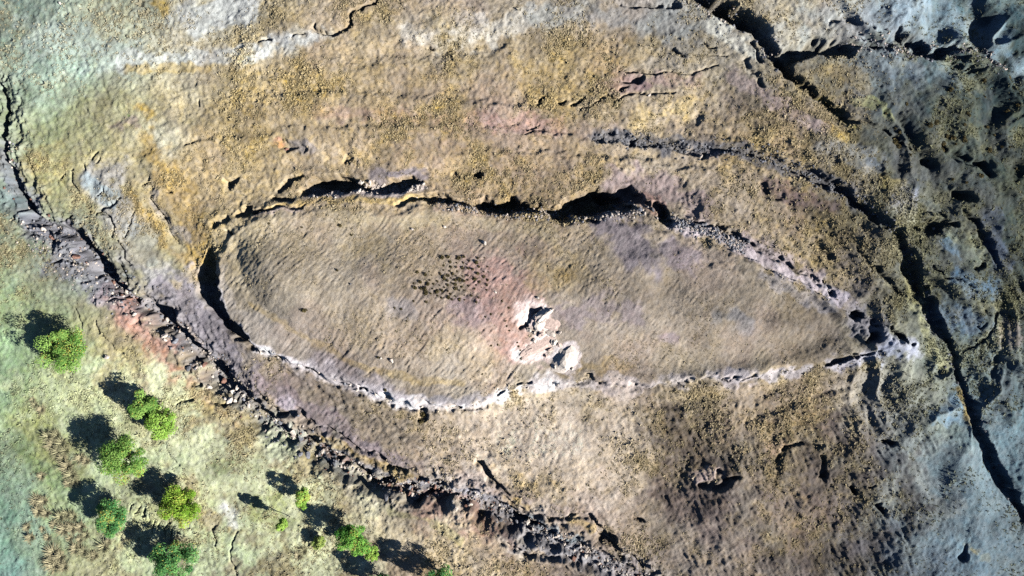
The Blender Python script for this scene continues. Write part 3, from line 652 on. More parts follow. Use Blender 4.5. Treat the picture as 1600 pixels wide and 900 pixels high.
C *= (1 + .055 * rng.standard_normal(X.shape).astype(np.float32))[..., None]
C *= (1 + 0.07 * fbm(2.0, 491, 4, .75) + .07 * fbm(9, 495, 3) + .03 * r1)[..., None]
C *= np.array([1.0, .968, 1.02], np.float32)
tl = ss(430, 180, PX0) * ss(270, 150, PY0)
C *= 1 + lowleft[..., None] * np.array([.0, .10, -.03], np.float32) + tl[..., None] * np.array([0, .03, .01], np.float32)
C *= 1 + ss(1250, 1420, PX0)[..., None] * np.array([-.24, -.08, .12], np.float32)
grey = np.array((.30, .31, .33), np.float32)
C += (grey * (1 + .5 * clod[..., None]) - C) * (0.22 * STONY)[..., None]
C *= (np.clip(C.mean(-1, keepdims=True), .05, .9) / .36) ** .28
C = np.clip(C, 0.02, 0.95) * ALB

def hat(px, py, warp=False):
    """ground height under world x, y"""
    x = np.atleast_1d(px); y = np.atleast_1d(py)
    i = np.clip(np.searchsorted(GX, x) - 1, 0, NX - 2); j = np.clip(np.searchsorted(GY, y) - 1, 0, NY - 2)
    fx = (x - GX[i]) / (GX[i + 1] - GX[i]); fy = (y - GY[j]) / (GY[j + 1] - GY[j])
    return (H[j, i] * (1 - fx) + H[j, i + 1] * fx) * (1 - fy) + (H[j + 1, i] * (1 - fx) + H[j + 1, i + 1] * fx) * fy
def pick(A, x, y):
    i = np.clip(np.searchsorted(GX, x), 0, NX - 1); j = np.clip(np.searchsorted(GY, y), 0, NY - 1)
    return A[j, i]

# ------------------------------------------------------------------ materials
def new_mat(name):
    m = bpy.data.materials.new(name)
    m.use_nodes = True
    n = m.node_tree.nodes
    b = n['Principled BSDF']
    b.inputs['Roughness'].default_value = 0.95
    b.inputs['Specular IOR Level'].default_value = 0.12
    return m, m.node_tree, b

def soil_material():
    m, t, b = new_mat('soil')
    at = t.nodes.new('ShaderNodeAttribute'); at.attribute_name = 'soil_colour'
    tc = t.nodes.new('ShaderNodeTexCoord')
    n1 = t.nodes.new('ShaderNodeTexNoise'); n1.inputs['Scale'].default_value = 3.6; n1.inputs['Detail'].default_value = 5; n1.inputs['Roughness'].default_value = .78
    n2_ = t.nodes.new('ShaderNodeTexNoise'); n2_.inputs['Scale'].default_value = 0.9; n2_.inputs['Detail'].default_value = 4
    t.links.new(tc.outputs['Object'], n1.inputs['Vector']); t.links.new(tc.outputs['Object'], n2_.inputs['Vector'])
    mr = t.nodes.new('ShaderNodeMapRange'); mr.inputs[1].default_value = .25; mr.inputs[2].default_value = .75; mr.inputs[3].default_value = .78; mr.inputs[4].default_value = 1.22
    t.links.new(n1.outputs['Fac'], mr.inputs[0])
    mix = t.nodes.new('ShaderNodeVectorMath'); mix.operation = 'SCALE'
    t.links.new(at.outputs['Color'], mix.inputs[0]); t.links.new(mr.outputs[0], mix.inputs['Scale'])
    hs = t.nodes.new('ShaderNodeHueSaturation')
    mr2 = t.nodes.new('ShaderNodeMapRange'); mr2.inputs[1].default_value = .3; mr2.inputs[2].default_value = .7; mr2.inputs[3].default_value = .85; mr2.inputs[4].default_value = 1.2
    t.links.new(n2_.outputs['Fac'], mr2.inputs[0]); t.links.new(mr2.outputs[0], hs.inputs['Saturation'])
    t.links.new(mix.outputs[0], hs.inputs['Color']); t.links.new(hs.outputs[0], b.inputs['Base Color'])
    bp = t.nodes.new('ShaderNodeBump'); bp.inputs['Strength'].default_value = .75; bp.inputs['Distance'].default_value = .16
    t.links.new(n1.outputs['Fac'], bp.inputs['Height']); t.links.new(bp.outputs[0], b.inputs['Normal'])
    return m
def attr_material(name, attr, jitter=.25, scale=4.0, translucent=0.0, bump=0.0):
    m, t, b = new_mat(name)
    at = t.nodes.new('ShaderNodeAttribute'); at.attribute_name = attr
    tc = t.nodes.new('ShaderNodeTexCoord')
    n1 = t.nodes.new('ShaderNodeTexNoise'); n1.inputs['Scale'].default_value = scale; n1.inputs['Detail'].default_value = 5; n1.inputs['Roughness'].default_value = .65
    t.links.new(tc.outputs['Object'], n1.inputs['Vector'])
    mr = t.nodes.new('ShaderNodeMapRange'); mr.inputs[1].default_value = .3; mr.inputs[2].default_value = .7; mr.inputs[3].default_value = 1 - jitter; mr.inputs[4].default_value = 1 + jitter
    t.links.new(n1.outputs['Fac'], mr.inputs[0])
    mix = t.nodes.new('ShaderNodeVectorMath'); mix.operation = 'SCALE'
    t.links.new(at.outputs['Color'], mix.inputs[0]); t.links.new(mr.outputs[0], mix.inputs['Scale'])
    t.links.new(mix.outputs[0], b.inputs['Base Color'])
    if bump:
        bp = t.nodes.new('ShaderNodeBump'); bp.inputs['Strength'].default_value = .7; bp.inputs['Distance'].default_value = bump
        t.links.new(n1.outputs['Fac'], bp.inputs['Height']); t.links.new(bp.outputs[0], b.inputs['Normal'])
    if translucent:
        tr = t.nodes.new('ShaderNodeBsdfTranslucent'); t.links.new(mix.outputs[0], tr.inputs['Color'])
        ms = t.nodes.new('ShaderNodeMixShader'); ms.inputs[0].default_value = translucent
        t.links.new(b.outputs[0], ms.inputs[1]); t.links.new(tr.outputs[0], ms.inputs[2])
        t.links.new(ms.outputs[0], t.nodes['Material Output'].inputs['Surface'])
    return m
M_SOIL = soil_material()
M_GRASS = attr_material('dry_grass', 'tint', .15, 2.0, .3)
M_LEAF = attr_material('leaf', 'tint', .2, 1.5, .38)
M_BARK = attr_material('bark', 'tint', .35, 6.0, 0, .05)
M_ROCK = attr_material('rock', 'tint', .28, 2.6, 0, .12)

def mesh_from(name, verts, faces, mat, cols=None, attr='tint', smooth=False):
    """faces: (n, k) int array"""
    verts = np.asarray(verts, np.float32); faces = np.asarray(faces, np.int32)
    me = bpy.data.meshes.new(name)
    k = faces.shape[1]
    me.vertices.add(len(verts)); me.vertices.foreach_set('co', verts.ravel())
    me.loops.add(faces.size); me.loops.foreach_set('vertex_index', faces.ravel())
    me.polygons.add(len(faces)); me.polygons.foreach_set('loop_start', np.arange(0, faces.size, k, dtype=np.int32))
    me.update(calc_edges=True)
    me.polygons.foreach_set('use_smooth', np.full(len(faces), smooth))
    if cols is not None:
        a = me.attributes.new(attr, 'FLOAT_COLOR', 'POINT')
        c4 = np.ones((len(verts), 4), np.float32); c4[:, :3] = cols
        a.data.foreach_set('color', c4.ravel())
    me.materials.append(mat)
    return me

def link(name, me, parent=None, loc=None, **props):
    o = bpy.data.objects.new(name, me)
    COL.objects.link(o)
    if parent: o.parent = parent
    if loc is not None: o.location = loc
    for k, v in props.items(): o[k] = v
    return o

# ------------------------------------------------------------------ ground, mound and gullies as sheets of one terrain
VERT = np.stack([X, Y, H], -1).reshape(-1, 3)
VCOL = C.reshape(-1, 3)
idx = np.arange(NX * NY).reshape(NY, NX)
quads = np.stack([idx[:-1, :-1], idx[:-1, 1:], idx[1:, 1:], idx[1:, :-1]], -1).reshape(-1, 4)
def fm(A): return A[:-1, :-1].reshape(-1)
owner = np.zeros(len(quads), np.int8)
owner[fm(MASK['left']) > .12] = 2
owner[fm(MASK['right']) > .12] = 3
owner[fm(MASK['northeast']) > .12] = 4
owner[fm(inM_full)] = 1
for k, nm, lab in ((0, 'ground', 'dry hillside of grass and clay all round the mound'), (1, 'mound', 'long boat-shaped earth mound in the middle'),
              (2, 'gully', 'stony gully between the green trees and the mound'), (3, 'gully', 'dark narrow gully east of the mound tip'), (4, 'ravine', 'steep dark ravine north-east of the mound')):
    q = quads[owner == k]
    used, inv = np.unique(q, return_inverse=True)
    me = mesh_from(nm, VERT[used], inv.reshape(-1, 4), M_SOIL, VCOL[used], 'soil_colour', True)
    link(nm, me, kind='structure', label=lab)

# ------------------------------------------------------------------ dry grass over the hillside (uncountable)
NT = 105000
cx = rng.uniform(-117, 117, NT * 3); cy = rng.uniform(-67, 67, NT * 3)
wgt = pick(GRASS * (.45 + .6 * patch), cx, cy) * (0.2 + np.clip(pick(g1 + .4 * fbm(5, 77, 2), cx, cy), 0, 1.4)) * np.where(pick(inner, cx, cy) > .3, .3, 1.0) * (1 - .6 * pick(STONY, cx, cy))
keep = rng.uniform(0, 1.05, NT * 3) < wgt
cx, cy = cx[keep][:NT], cy[keep][:NT]
n = len(cx)
NB = 5
small = np.where(pick(inner, cx, cy) > .3, .6, 1.0)
L = rng.lognormal(-1.22, .32, n) * small * np.clip(.55 + .6 * pick(patch, cx, cy), .5, 1.15)
a0 = rng.uniform(0, 6.283, n)
vz = hat(cx, cy)
base = pick(C / ALB, cx, cy)
mixk = rng.uniform(0, 1, n)[:, None]
tc = base * (.45 + .25 * mixk) + (lin((206, 190, 150)) * (.55 + .45 * mixk)) * .62
mk = pick(marg, cx, cy)[:, None]
mr_ = pick(margr, cx, cy)[:, None]
tc = tc * (1 - .8 * mk) + base * 1.15 * .8 * mk
tc = tc * (1 - .5 * mr_) + lin((138, 142, 108)) * .5 * mr_
drk = rng.uniform(0, 1, n) < .10
tc[drk] = tc[drk] * .4 + olive * .45
tv = np.zeros((n, NB, 3, 3), np.float32)
for k in range(NB):
    a = a0 + k * 6.283 / NB + rng.uniform(-.4, .4, n)
    lean = rng.uniform(.7, 1.3, n)
    l = L * rng.uniform(.7, 1.2, n)
    wdt = l * .34
    dx, dy = np.cos(a), np.sin(a)
    for s, q in ((-1, 0), (1, 1)):
        tv[:, k, q, 0] = cx - dy * wdt * s + dx * l * .12; tv[:, k, q, 1] = cy + dx * wdt * s + dy * l * .12; tv[:, k, q, 2] = vz - .03 + l * .12
    tv[:, k, 2, 0] = cx + dx * l * np.sin(lean) ; tv[:, k, 2, 1] = cy + dy * l * np.sin(lean); tv[:, k, 2, 2] = vz + .06 + l * np.cos(lean) * .7
tcol = np.repeat(tc * ALB * 1.22, NB * 3, axis=0)
gm = mesh_from('dry_grass', tv.reshape(-1, 3), np.arange(n * NB * 3).reshape(-1, 3), M_GRASS, tcol)
link('dry_grass', gm, kind='stuff', label='short dry straw-coloured grass tufts over the hillside')

# ------------------------------------------------------------------ rocks
def ico(sub):
    import bmesh
    bm = bmesh.new(); bmesh.ops.create_icosphere(bm, subdivisions=sub, radius=1)
    v = np.array([p.co[:] for p in bm.verts]); f = np.array([[p.index for p in q.verts] for q in bm.faces])
    bm.free()
    return v, f
ICO1, ICO2, ICO3 = ico(1), ico(2), ico(3)
def rock_shape(seed, kind=ICO2, cuts=9, flat=.75):
    r = np.random.default_rng(seed)
    v = kind[0].copy()
    for _ in range(cuts):
        d = r.standard_normal(3); d /= np.linalg.norm(d)
        h = r.uniform(.5, .85)
        s = v @ d - h
        v -= np.outer(np.clip(s, 0, None), d) * .95
    v *= 1 + .06 * r.standard_normal((len(v), 1))
    v *= np.array([1, r.uniform(.65, .95), r.uniform(.55, .8) * flat / .75])
    return v, kind[1]
PALE = lin((226, 212, 200)) * ALB; GREYC = lin((150, 152, 160)) * ALB; WHITE = lin((240, 228, 216)) * ALB; RUST = lin((160, 124, 110)) * ALB; PINK = lin((228, 204, 192)) * ALB; DARK = lin((116, 118, 124)) * ALB
ROCKS = {}
for cname, cc in (('pale', PALE), ('grey', GREYC), ('white', WHITE), ('rust', RUST), ('pink', PINK), ('dark', DARK)):
    ROCKS[cname] = []
    for s in range(5):
        v, f = rock_shape(50 + s)
        cols = np.tile(cc, (len(v), 1)) * (1 + .1 * np.random.default_rng(s).standard_normal((len(v), 1)))
        ROCKS[cname].append(mesh_from('rock', v, f, M_ROCK, cols))
def rock(px, py, d, colour, label, group=None, name='rock', sx=1, sy=1, sz=1, rz=None, sink=.3):
    x, y = wx(px), wy(py)
    r = d * S * .5
    o = link(name, rnd.choice(ROCKS[colour]), None, (x, y, float(hat(x, y)[0]) + r * sz * (.55 - sink)), label=label, category='rock')
    o.scale = (r * sx, r * sy, r * sz)
    o.rotation_euler = (rnd.uniform(-.2, .2), rnd.uniform(-.2, .2), rnd.uniform(0, 6.28) if rz is None else rz)
    if group: o['group'] = group
    return o

# the pale limestone outcrop in the middle of the mound
def outcrop(px, py, lx, ly, hz, rz, label, seed, colour, flat=.75):
    lx *= 1.4; ly *= 1.4; hz *= 1.1
    v, f = rock_shape(seed, ICO3, 14, flat)
    r = np.random.default_rng(seed)
    for sc_, am in ((2.2, .06), (5, .035)):
        ph = r.uniform(0, 6, 6)
        v = v * (1 + am * (np.sin(v[:, :1] * sc_ * 2 + ph[0]) + np.sin(v[:, 1:2] * sc_ * 2.3 + ph[1]) + np.sin(v[:, 2:] * sc_ * 2.1 + ph[2])))
    v = v * np.array([lx * S * .5, ly * S * .5, hz])
    x, y = wx(px), wy(py)
    o = link('boulder', mesh_from('boulder', v, f, M_ROCK, np.tile(colour, (len(v), 1))), None, (x, y, float(hat(x, y)[0]) - .1 * hz), label=label, category='boulder', group='limestone outcrop on the mound')
    o.rotation_euler[2] = rz
outcrop(882, 560, 40, 46, 1.7, .25, 'largest white domed boulder, lowest of the limestone outcrop on the mound', 21, WHITE)
outcrop(848, 533, 58, 28, 1.1, .62, 'long pinkish slab lying in the middle of the limestone outcrop', 22, PINK, .5)
outcrop(850, 489, 28, 18, 1.9, .5, 'uppermost pale boulder of the limestone outcrop, dark shadow above it', 23, WHITE)
outcrop(840, 506, 18, 24, 2.0, .2, 'pale boulder left of centre in the outcrop with a dark hollow beside it', 24, WHITE)
outcrop(828, 546, 22, 14, 1.0, .6, 'small pinkish block at the lower left end of the outcrop slab', 25, PINK)
outcrop(864, 502, 28, 24, .6, .4, 'low pinkish ledge on the right side of the upper outcrop', 26, PINK, .5)
outcrop(826, 514, 9, 8, 1.0, 0, 'smallest pale block at the left edge of the limestone outcrop', 27, PALE)
for k, (px, py, d) in enumerate(((858, 545, 12), (866, 533, 14), (860, 519, 16), (845, 520, 14), (834, 530, 10), (872, 519, 10), (838, 496, 9), (858, 483, 8), (868, 574, 10), (874, 538, 11), (834, 518, 8), (893, 575, 9), (852, 555, 8))):
    outcrop(px, py, d, d * .8, .7 + .05 * d, k * 1.3, 'broken pale block wedged between the large rocks of the limestone outcrop', 60 + k, (PINK, WHITE, PALE)[k % 3])
LN = 'pale rock standing on the ragged northern rim above the dark trench'
for px, py, d in ((487, 304, 7), (496, 303, 7), (505, 302, 8), (515, 300, 7), (524, 299, 8), (533, 297, 7), (552, 289, 8), (562, 284, 9), (572, 293, 8), (577, 284, 8), (586, 291, 7), (596, 286, 8), (613, 287, 8), (625, 288, 8), (638, 284, 8),
                  (650, 290, 9), (660, 286, 8), (560, 297, 8), (545, 294, 9), (684, 308, 7), (690, 311, 7), (604, 295, 7), (585, 300, 6), (640, 296, 8)):
    rock(px, py, d, rnd.choice(('pale', 'pale', 'white')), LN, 'pale rocks on the north-western rim', sz=1.3)
LN2 = 'small pale rock poking out of the long black trench north of the mound'
for px, py, d in ((740, 325, 7), (760, 325, 5), (780, 325, 6), (800, 326, 5), (818, 322, 7), (826, 324, 7), (835, 323, 6), (845, 329, 8), (852, 333, 6), (861, 333, 4), (870, 329, 8), (872, 336, 6), (915, 340, 7), (897, 342, 5), (930, 342, 4), (942, 338, 6), (955, 335, 6)):
    rock(px, py, d, 'pale', LN2, 'pale rocks in the northern trench', sz=1.6)
LN3 = 'grey angular rock in the broken rock line on the north-eastern rim'
for k in range(34):
    t = k / 33
    px = 955 + 215 * t; py = 325 + 50 * t ** 1.3 + rnd.uniform(-7, 7) - 12 * math.exp(-((t - .15) / .12) ** 2)
    rock(px, py, rnd.uniform(5, 11), rnd.choice(('grey', 'pale', 'grey', 'dark')), LN3, 'rocks on the north-eastern rim', sz=1.3)
LN4 = 'small white rock set in the pale southern rim of the mound'
for k in range(16):
    t = k / 15 * 10
    i = int(min(t, 9)); f = t - i
    R_ = [(405, 548), (450, 568), (500, 586), (535, 598), (560, 608), (600, 622), (625, 630), (680, 637), (740, 632), (800, 613), (870, 603)]
    px = R_[i][0] * (1 - f) + R_[i + 1][0] * f + rnd.uniform(-4, 4); py = R_[i][1] * (1 - f) + R_[i + 1][1] * f + rnd.uniform(-5, 4)
    rock(px, py, rnd.uniform(3.5, 8), 'white', LN4, 'white rocks along the southern rim')
for px, py, d, c, lab in ((695, 355, 6, 'white', 'small white stone alone on the upper mound, right of its pair'), (645, 359, 6, 'white', 'small white stone alone on the upper mound, left of its pair'), (757, 380, 10, 'white', 'white stone above the patch of dark shrubs on the mound'),
                          (598, 558, 5, 'white', 'tiny white stone on the lower slope of the mound'), (614, 562, 10, 'pale', 'flat pale stone set in the lower slope of the mound'), (775, 456, 5, 'white', 'white stone at the lower right of the shrub patch'),
                          (839, 465, 6, 'white', 'white stone just above the limestone outcrop'), (536, 600, 10, 'grey', 'grey rock at the foot of the southern rim'), (168, 558, 9, 'white', 'white stone on the grass right of the upper left tree'),
                          (448, 681, 17, 'white', 'big white block, largest in the stony gully'), (426, 668, 12, 'grey', 'grey block left of the big white block in the gully'), (434, 676, 11, 'grey', 'grey tilted block touching the big white block in the gully'), (418, 662, 10, 'white', 'pale block at the upper end of the cluster in the gully'),
                          (1015, 148, 7, 'pale', 'pale stone on the crack line in the northern grass'), (555, 444, 4, 'dark', 'tiny dark stone on the western mound'), (462, 652, 6, 'grey', 'grey stone inside the round dark hole beside the gully'), (97, 7, 6, 'white', 'white stone at the upper left edge of the hillside'),
                          (445, 232, 8, 'rust', 'reddish rock north-west of the mound in the yellow grass'), (1097, 243, 7, 'pale', 'pale rock on the small mound below the rocky strip in the north'), (265, 500, 12, 'grey', 'grey slab across the gully left of the mound crescent'), (1470, 356, 6, 'white', 'pale stone in the dark hollow east of the gully'), (1420, 398, 6, 'grey', 'grey rock lying in the shaded right gully')):
    rock(px, py, d, c, lab)

def along(pts, t):
    P_ = np.array([p[:2] for p in pts]); s = np.hypot(*np.diff(P_, axis=0).T); c = np.concatenate([[0], np.cumsum(s)])
    q = t * c[-1]
    return float(np.interp(q, c, P_[:, 0])), float(np.interp(q, c, P_[:, 1]))
LG = 'loose angular rock lying in the stony bed of the left gully'
for k in range(190):
    t = rnd.uniform(.12, .86)
    px, py = along(GL, t)
    px += rnd.gauss(-8, 7); py += rnd.gauss(7, 7)
    if py > 900: continue
    cn = rnd.choice(('grey', 'grey', 'white', 'pale', 'rust', 'dark'))
    d_ = 4 + 11 * rnd.random() ** 2.2
    where = ('on the narrow upper stretch of the left gully', 'in the left gully beside the red earth bank', 'in the left gully below the mound', 'on the broad lower stretch of the left gully')[0 if px < 170 else 1 if px < 330 else 2 if px < 600 else 3]
    word = {'grey': 'grey', 'white': 'white', 'pale': 'pale tan', 'rust': 'rust-brown', 'dark': 'dark grey'}[cn]
    rock(px, py, d_, cn, ('larger ' if d_ > 7.5 else 'small ') + word + ' angular rock ' + where, 'rocks in the left gully', sz=1.1)
# rubble too small to pick apart
def rubble(count, spots, name, label):
    vs, fs, cs, off = [], [], [], 0
    shapes = [rock_shape(200 + s, ICO1, 5) for s in range(6)]
    for k in range(count):
        px, py, cset = spots()
        x, y = wx(px), wy(py)
        if not (-117 < x < 117 and -67 < y < 67): continue
        v, f = shapes[k % 6]
        r = .12 + .3 * rnd.random() ** 2
        a = rnd.uniform(0, 6.28); c_, s_ = math.cos(a), math.sin(a)
        R = np.array([[c_, -s_, 0], [s_, c_, 0], [0, 0, 1]])
        vs.append((v * r) @ R.T + np.array([x, y, float(hat(x, y)[0]) + r * .2])); fs.append(f + off); off += len(v)
        cs.append(np.tile(cset * rnd.uniform(.7, 1.15), (len(v), 1)))
    link(name, mesh_from(name, np.concatenate(vs), np.concatenate(fs), M_ROCK, np.concatenate(cs)), kind='stuff', label=label)
BANDS = [(GL, .05, .9, 9, (GREYC, GREYC, WHITE, RUST, PALE)), (GL, .3, .9, 8, (GREYC, WHITE, PALE)), (GR, 0, .35, 7, (GREYC, DARK, DARK)), (GR, .3, .95, 6, (GREYC, DARK)), ([(1050, 345), (1110, 362), (1160, 388)], 0, 1, 5, (PALE, GREYC, GREYC)), ([(480, 300), (560, 292), (660, 290)], 0, 1, 5, (PALE, WHITE)), ([(690, 318), (780, 328), (900, 336), (1000, 330)], 0, 1, 6, (PALE, GREYC)), ([(1320, 68), (1440, 76), (1540, 75), (1580, 100)], 0, 1, 8, (GREYC, PALE, DARK)), (NE, 0, 1, 9, (GREYC, DARK, PALE)),
          ([(60, 370), (130, 420), (200, 470)], 0, 1, 14, (GREYC, DARK, PALE))]
def spot():
    b = BANDS[min(int(rnd.random() ** 1.15 * len(BANDS)), len(BANDS) - 1)]
    px, py = along(b[0], rnd.uniform(b[1], b[2]))
    return px + rnd.gauss(0, b[3]), py + rnd.gauss(0, b[3]), rnd.choice(b[4])
rubble(6500, spot, 'rubble', 'small broken stones scattered in the gullies and along the mound rim')

# ------------------------------------------------------------------ trees
def tube(path, radii, sides=7):
    vs, fs = [], []
    for i, (p, r) in enumerate(zip(path, radii)):
        p = Vector(p)
        d = (Vector(path[min(i + 1, len(path) - 1)]) - Vector(path[max(i - 1, 0)])).normalized()
        a = d.orthogonal().normalized(); b = d.cross(a)
        for k in range(sides):
            t = 6.2832 * k / sides
            vs.append(p + (a * math.cos(t) + b * math.sin(t)) * r)
    for i in range(len(path) - 1):
        for k in range(sides):
            fs.append((i * sides + k, i * sides + (k + 1) % sides, (i + 1) * sides + (k + 1) % sides, (i + 1) * sides + k))
    return np.array([v[:] for v in vs]), np.array(fs)

def tree(px, py, height, rad, greens, label, seed, name='tree', leaves=3600, squash=(1, 1), low=.22, group='green trees below the gully', category='tree', leafsize=.2):
    r = np.random.default_rng(seed)
    height *= .88
    x, y = wx(px), wy(py)
    root = link(name, None, None, (x, y, float(hat(x, y)[0])), label=label, category=category, group=group)
    BK = lin((112, 98, 84)) * ALB
    cz = height * (low + 1) / 2; hz = height * (1 - low) / 2
    # clump centres spread through the crown volume
    nc = 40
    cs = []
    while len(cs) < nc:
        p = r.uniform(-1, 1, 3)
        if .2 < np.linalg.norm(p) < .92: cs.append(p)
    cs = np.array(cs) * np.array([rad * squash[0], rad * squash[1], hz])
    cs[:, 2] += cz
    vs, fs, off = [], [], 0
    top_ = (r.uniform(-.2, .2), r.uniform(-.2, .2), height * .72)
    v, f = tube([(0, 0, -.4), (.04, .02, height * .18), (top_[0] * .5, top_[1] * .5, height * .42), top_], [rad * .085, rad * .06, rad * .045, rad * .012])
    vs.append(v); fs.append(f); off += len(v)
    trunk = link('trunk', mesh_from('trunk', v, f, M_BARK, np.tile(BK, (len(v), 1)), smooth=True), root)
    lv, lf, lo = [], [], 0
    for c in cs[:11]:
        s = np.array([0, 0, height * r.uniform(.15, .42)])
        mid = s * .5 + c * .5 + np.array([0, 0, -.04 * height])
        v, f = tube([tuple(s), tuple(mid), tuple(c)], [rad * .035, rad * .022, rad * .008], 5)
        lv.append(v); lf.append(f + lo); lo += len(v)
    vv = np.concatenate(lv)
    limbs = link('limbs', mesh_from('limbs', vv, np.concatenate(lf), M_BARK, np.tile(BK, (len(vv), 1)), smooth=True), root)
    # leaf sprays: small bent quads on the clump shells
    leaves = int(leaves * 2.2)
    which = r.integers(0, nc, leaves)
    cr = rad * r.uniform(.18, .44, nc)
    d = r.standard_normal((leaves, 3)); d /= np.linalg.norm(d, axis=1)[:, None]
    d[:, 2] = np.where(d[:, 2] < -.3, -d[:, 2], d[:, 2])
    pos = cs[which] + d * (cr[which] * r.uniform(.45, 1.05, leaves) ** .7)[:, None] * np.array([1, 1, .85])
    nrm = d + .55 * r.standard_normal((leaves, 3)) + np.array([.25, -.12, .6]); nrm /= np.linalg.norm(nrm, axis=1)[:, None]
    tmp = r.standard_normal((leaves, 3))
    ta = np.cross(nrm, tmp); ta /= np.linalg.norm(ta, axis=1)[:, None]
    tb = np.cross(nrm, ta)
    sz = (leafsize * r.uniform(.55, 1.25, leaves))[:, None]
    q = np.stack([pos - ta * sz, pos - tb * sz * .5 + nrm * sz * .12, pos + ta * sz, pos + tb * sz * .5 + nrm * sz * .12], 1).reshape(-1, 3)
    clump_t = r.uniform(0, 1, nc)
    k = np.clip(clump_t[which] * .95 + r.uniform(-.3, .35, leaves), 0, 1)[:, None]
    col = lin(greens[0]) * (1 - k) + lin(greens[1]) * k
    yel = (r.uniform(0, 1, leaves) < .05) | ((clump_t[which] > .9) & (r.uniform(0, 1, leaves) < .35))
    col[yel] = lin((196, 190, 96))
    link('crown', mesh_from('crown', q, np.arange(leaves * 4).reshape(-1, 4), M_LEAF, np.repeat(col * ALB * 1.45, 4, axis=0)), root)
    return root
BR = ((98, 146, 66), (172, 212, 112)); DG = ((74, 132, 76), (136, 192, 112)); LM = ((114, 160, 48), (184, 218, 92)); PG = ((138, 186, 76), (196, 232, 118))
tree(120, 542, 8.6, 4.9, BR, 'largest round green tree, uppermost and leftmost of the trees below the gully', 1, leaves=4600)
tree(238, 630, 7.2, 3.2, BR, 'green tree just below the red bank, upper of a touching pair', 2, squash=(.9, 1.1))
tree(264, 654, 6.2, 3.3, PG, 'paler green tree touching the lower right of its neighbour below the red bank', 3, squash=(1.0, 1.1), leaves=2800)
tree(213, 708, 8.2, 4.9, BR, 'broad green tree in the middle of the group beside the straw tussocks', 4, leaves=4600)
tree(296, 781, 7.2, 4.1, LM, 'bright lime-green round tree standing alone next to the white stony patch', 5, leaves=4000)
tree(190, 798, 7.4, 3.4, DG, 'dark bluish-green tree among the straw tussocks', 6, squash=(.85, 1.2))
tree(287, 865, 7.6, 4.5, DG, 'dark green tree at the bottom edge, below the lime-green tree', 7, squash=(1.1, .95), leaves=4200)
tree(478, 772, 6.4, 1.9, PG, 'small bright yellow-green tree nearest to the gully', 8, squash=(.8, 1.15), leaves=1500)
tree(556, 836, 8.6, 3.4, ((84, 150, 66), (150, 208, 96)), 'tall green tree with a large dark shadow, right of the small yellow-green trees', 9, squash=(1.15, 1), leaves=3200)
tree(583, 860, 5.2, 1.6, PG, 'small yellow-green tree below the right side of the tall green tree', 10, leaves=1200)
tree(452, 808, 8.6, 1.15, PG, 'slender bright-green poplar with a long thin shadow', 12, squash=(.8, .9), low=.35, leaves=900, leafsize=.26)
tree(690, 893, 8.8, 3.4, DG, 'green tree at the bottom edge, rightmost of the trees', 13, leaves=3200)
tree(600, 905, 8.0, 2.8, DG, 'green tree cut by the bottom edge, left of the rightmost tree', 14, leaves=2400)
tree(500, 846, 3.6, 1.5, ((150, 176, 92), (190, 208, 120)), 'low pale yellow-green bush left of the tall green tree', 15, name='bush', category='bush', leaves=900, low=.02)

# ------------------------------------------------------------------ straw tussocks and small shrubs
def tussock_mesh(seed, blades=90, colour=(220, 210, 170)):
    r = np.random.default_rng(seed)
    a = r.uniform(0, 6.283, blades); L_ = r.uniform(.5, 1.25, blades); ln = r.uniform(.45, 1.4, blades)
    d = np.stack([np.cos(a), np.sin(a)], 1)
    w = r.uniform(.02, .05, blades)
    ofs = d * (r.uniform(0, .18, blades))[:, None]
    v = np.zeros((blades, 5, 3))
    for q, (t, bend) in enumerate(((0, 0), (.55, .8))):
        out = ofs + d * (L_ * np.sin(ln) * t)[:, None]
        z = L_ * np.cos(ln * (.8 + .2 * bend)) * t
        for s in (0, 1):
            sg = (-1, 1)[s]
            v[:, q * 2 + s, 0] = out[:, 0] - d[:, 1] * w * sg; v[:, q * 2 + s, 1] = out[:, 1] + d[:, 0] * w * sg; v[:, q * 2 + s, 2] = z
    v[:, 4, :2] = ofs + d * (L_ * np.sin(ln) * 1.05)[:, None]; v[:, 4, 2] = L_ * np.cos(ln) * .8
    b = np.arange(blades)[:, None] * 5
    f = np.concatenate([b + np.array([[0, 1, 3]]), b + np.array([[0, 3, 2]]), b + np.array([[2, 3, 4]])])
    c = lin(colour) * ALB * 1.25
    cols = np.repeat(c * r.uniform(.65, 1.1, (blades, 1)), 5, axis=0)
    return mesh_from('straw_tussock', v.reshape(-1, 3), f, M_GRASS, cols)
TUS = [tussock_mesh(s, 110) for s in range(4)] + [tussock_mesh(s, 110, (206, 202, 160)) for s in (8, 9)]
def tussock(px, py, size, label, group):
    x, y = wx(px), wy(py)
    o = link('straw_tussock', rnd.choice(TUS), None, (x, y, float(hat(x, y)[0]) - .05), label=label, category='grass tussock', group=group)
    r = size * S * .78
    o.scale = (r, r, r * rnd.uniform(.7, .95)); o.rotation_euler[2] = rnd.uniform(0, 6.28)
for px, py, s in ((78, 682, 16), (90, 680, 15), (84, 694, 18), (98, 692, 18), (92, 706, 18), (104, 704, 14), (100, 716, 14), (108, 728, 18), (114, 742, 18), (118, 752, 14), (110, 754, 12), (128, 716, 14), (136, 720, 12)):
    tussock(px, py, s, ('upper' if py < 700 else 'middle' if py < 725 else 'lower') + (' large' if s > 15 else ' small') + ' straw-yellow tussock in the dense row left of the broad green tree', 'straw tussocks in the dense row')
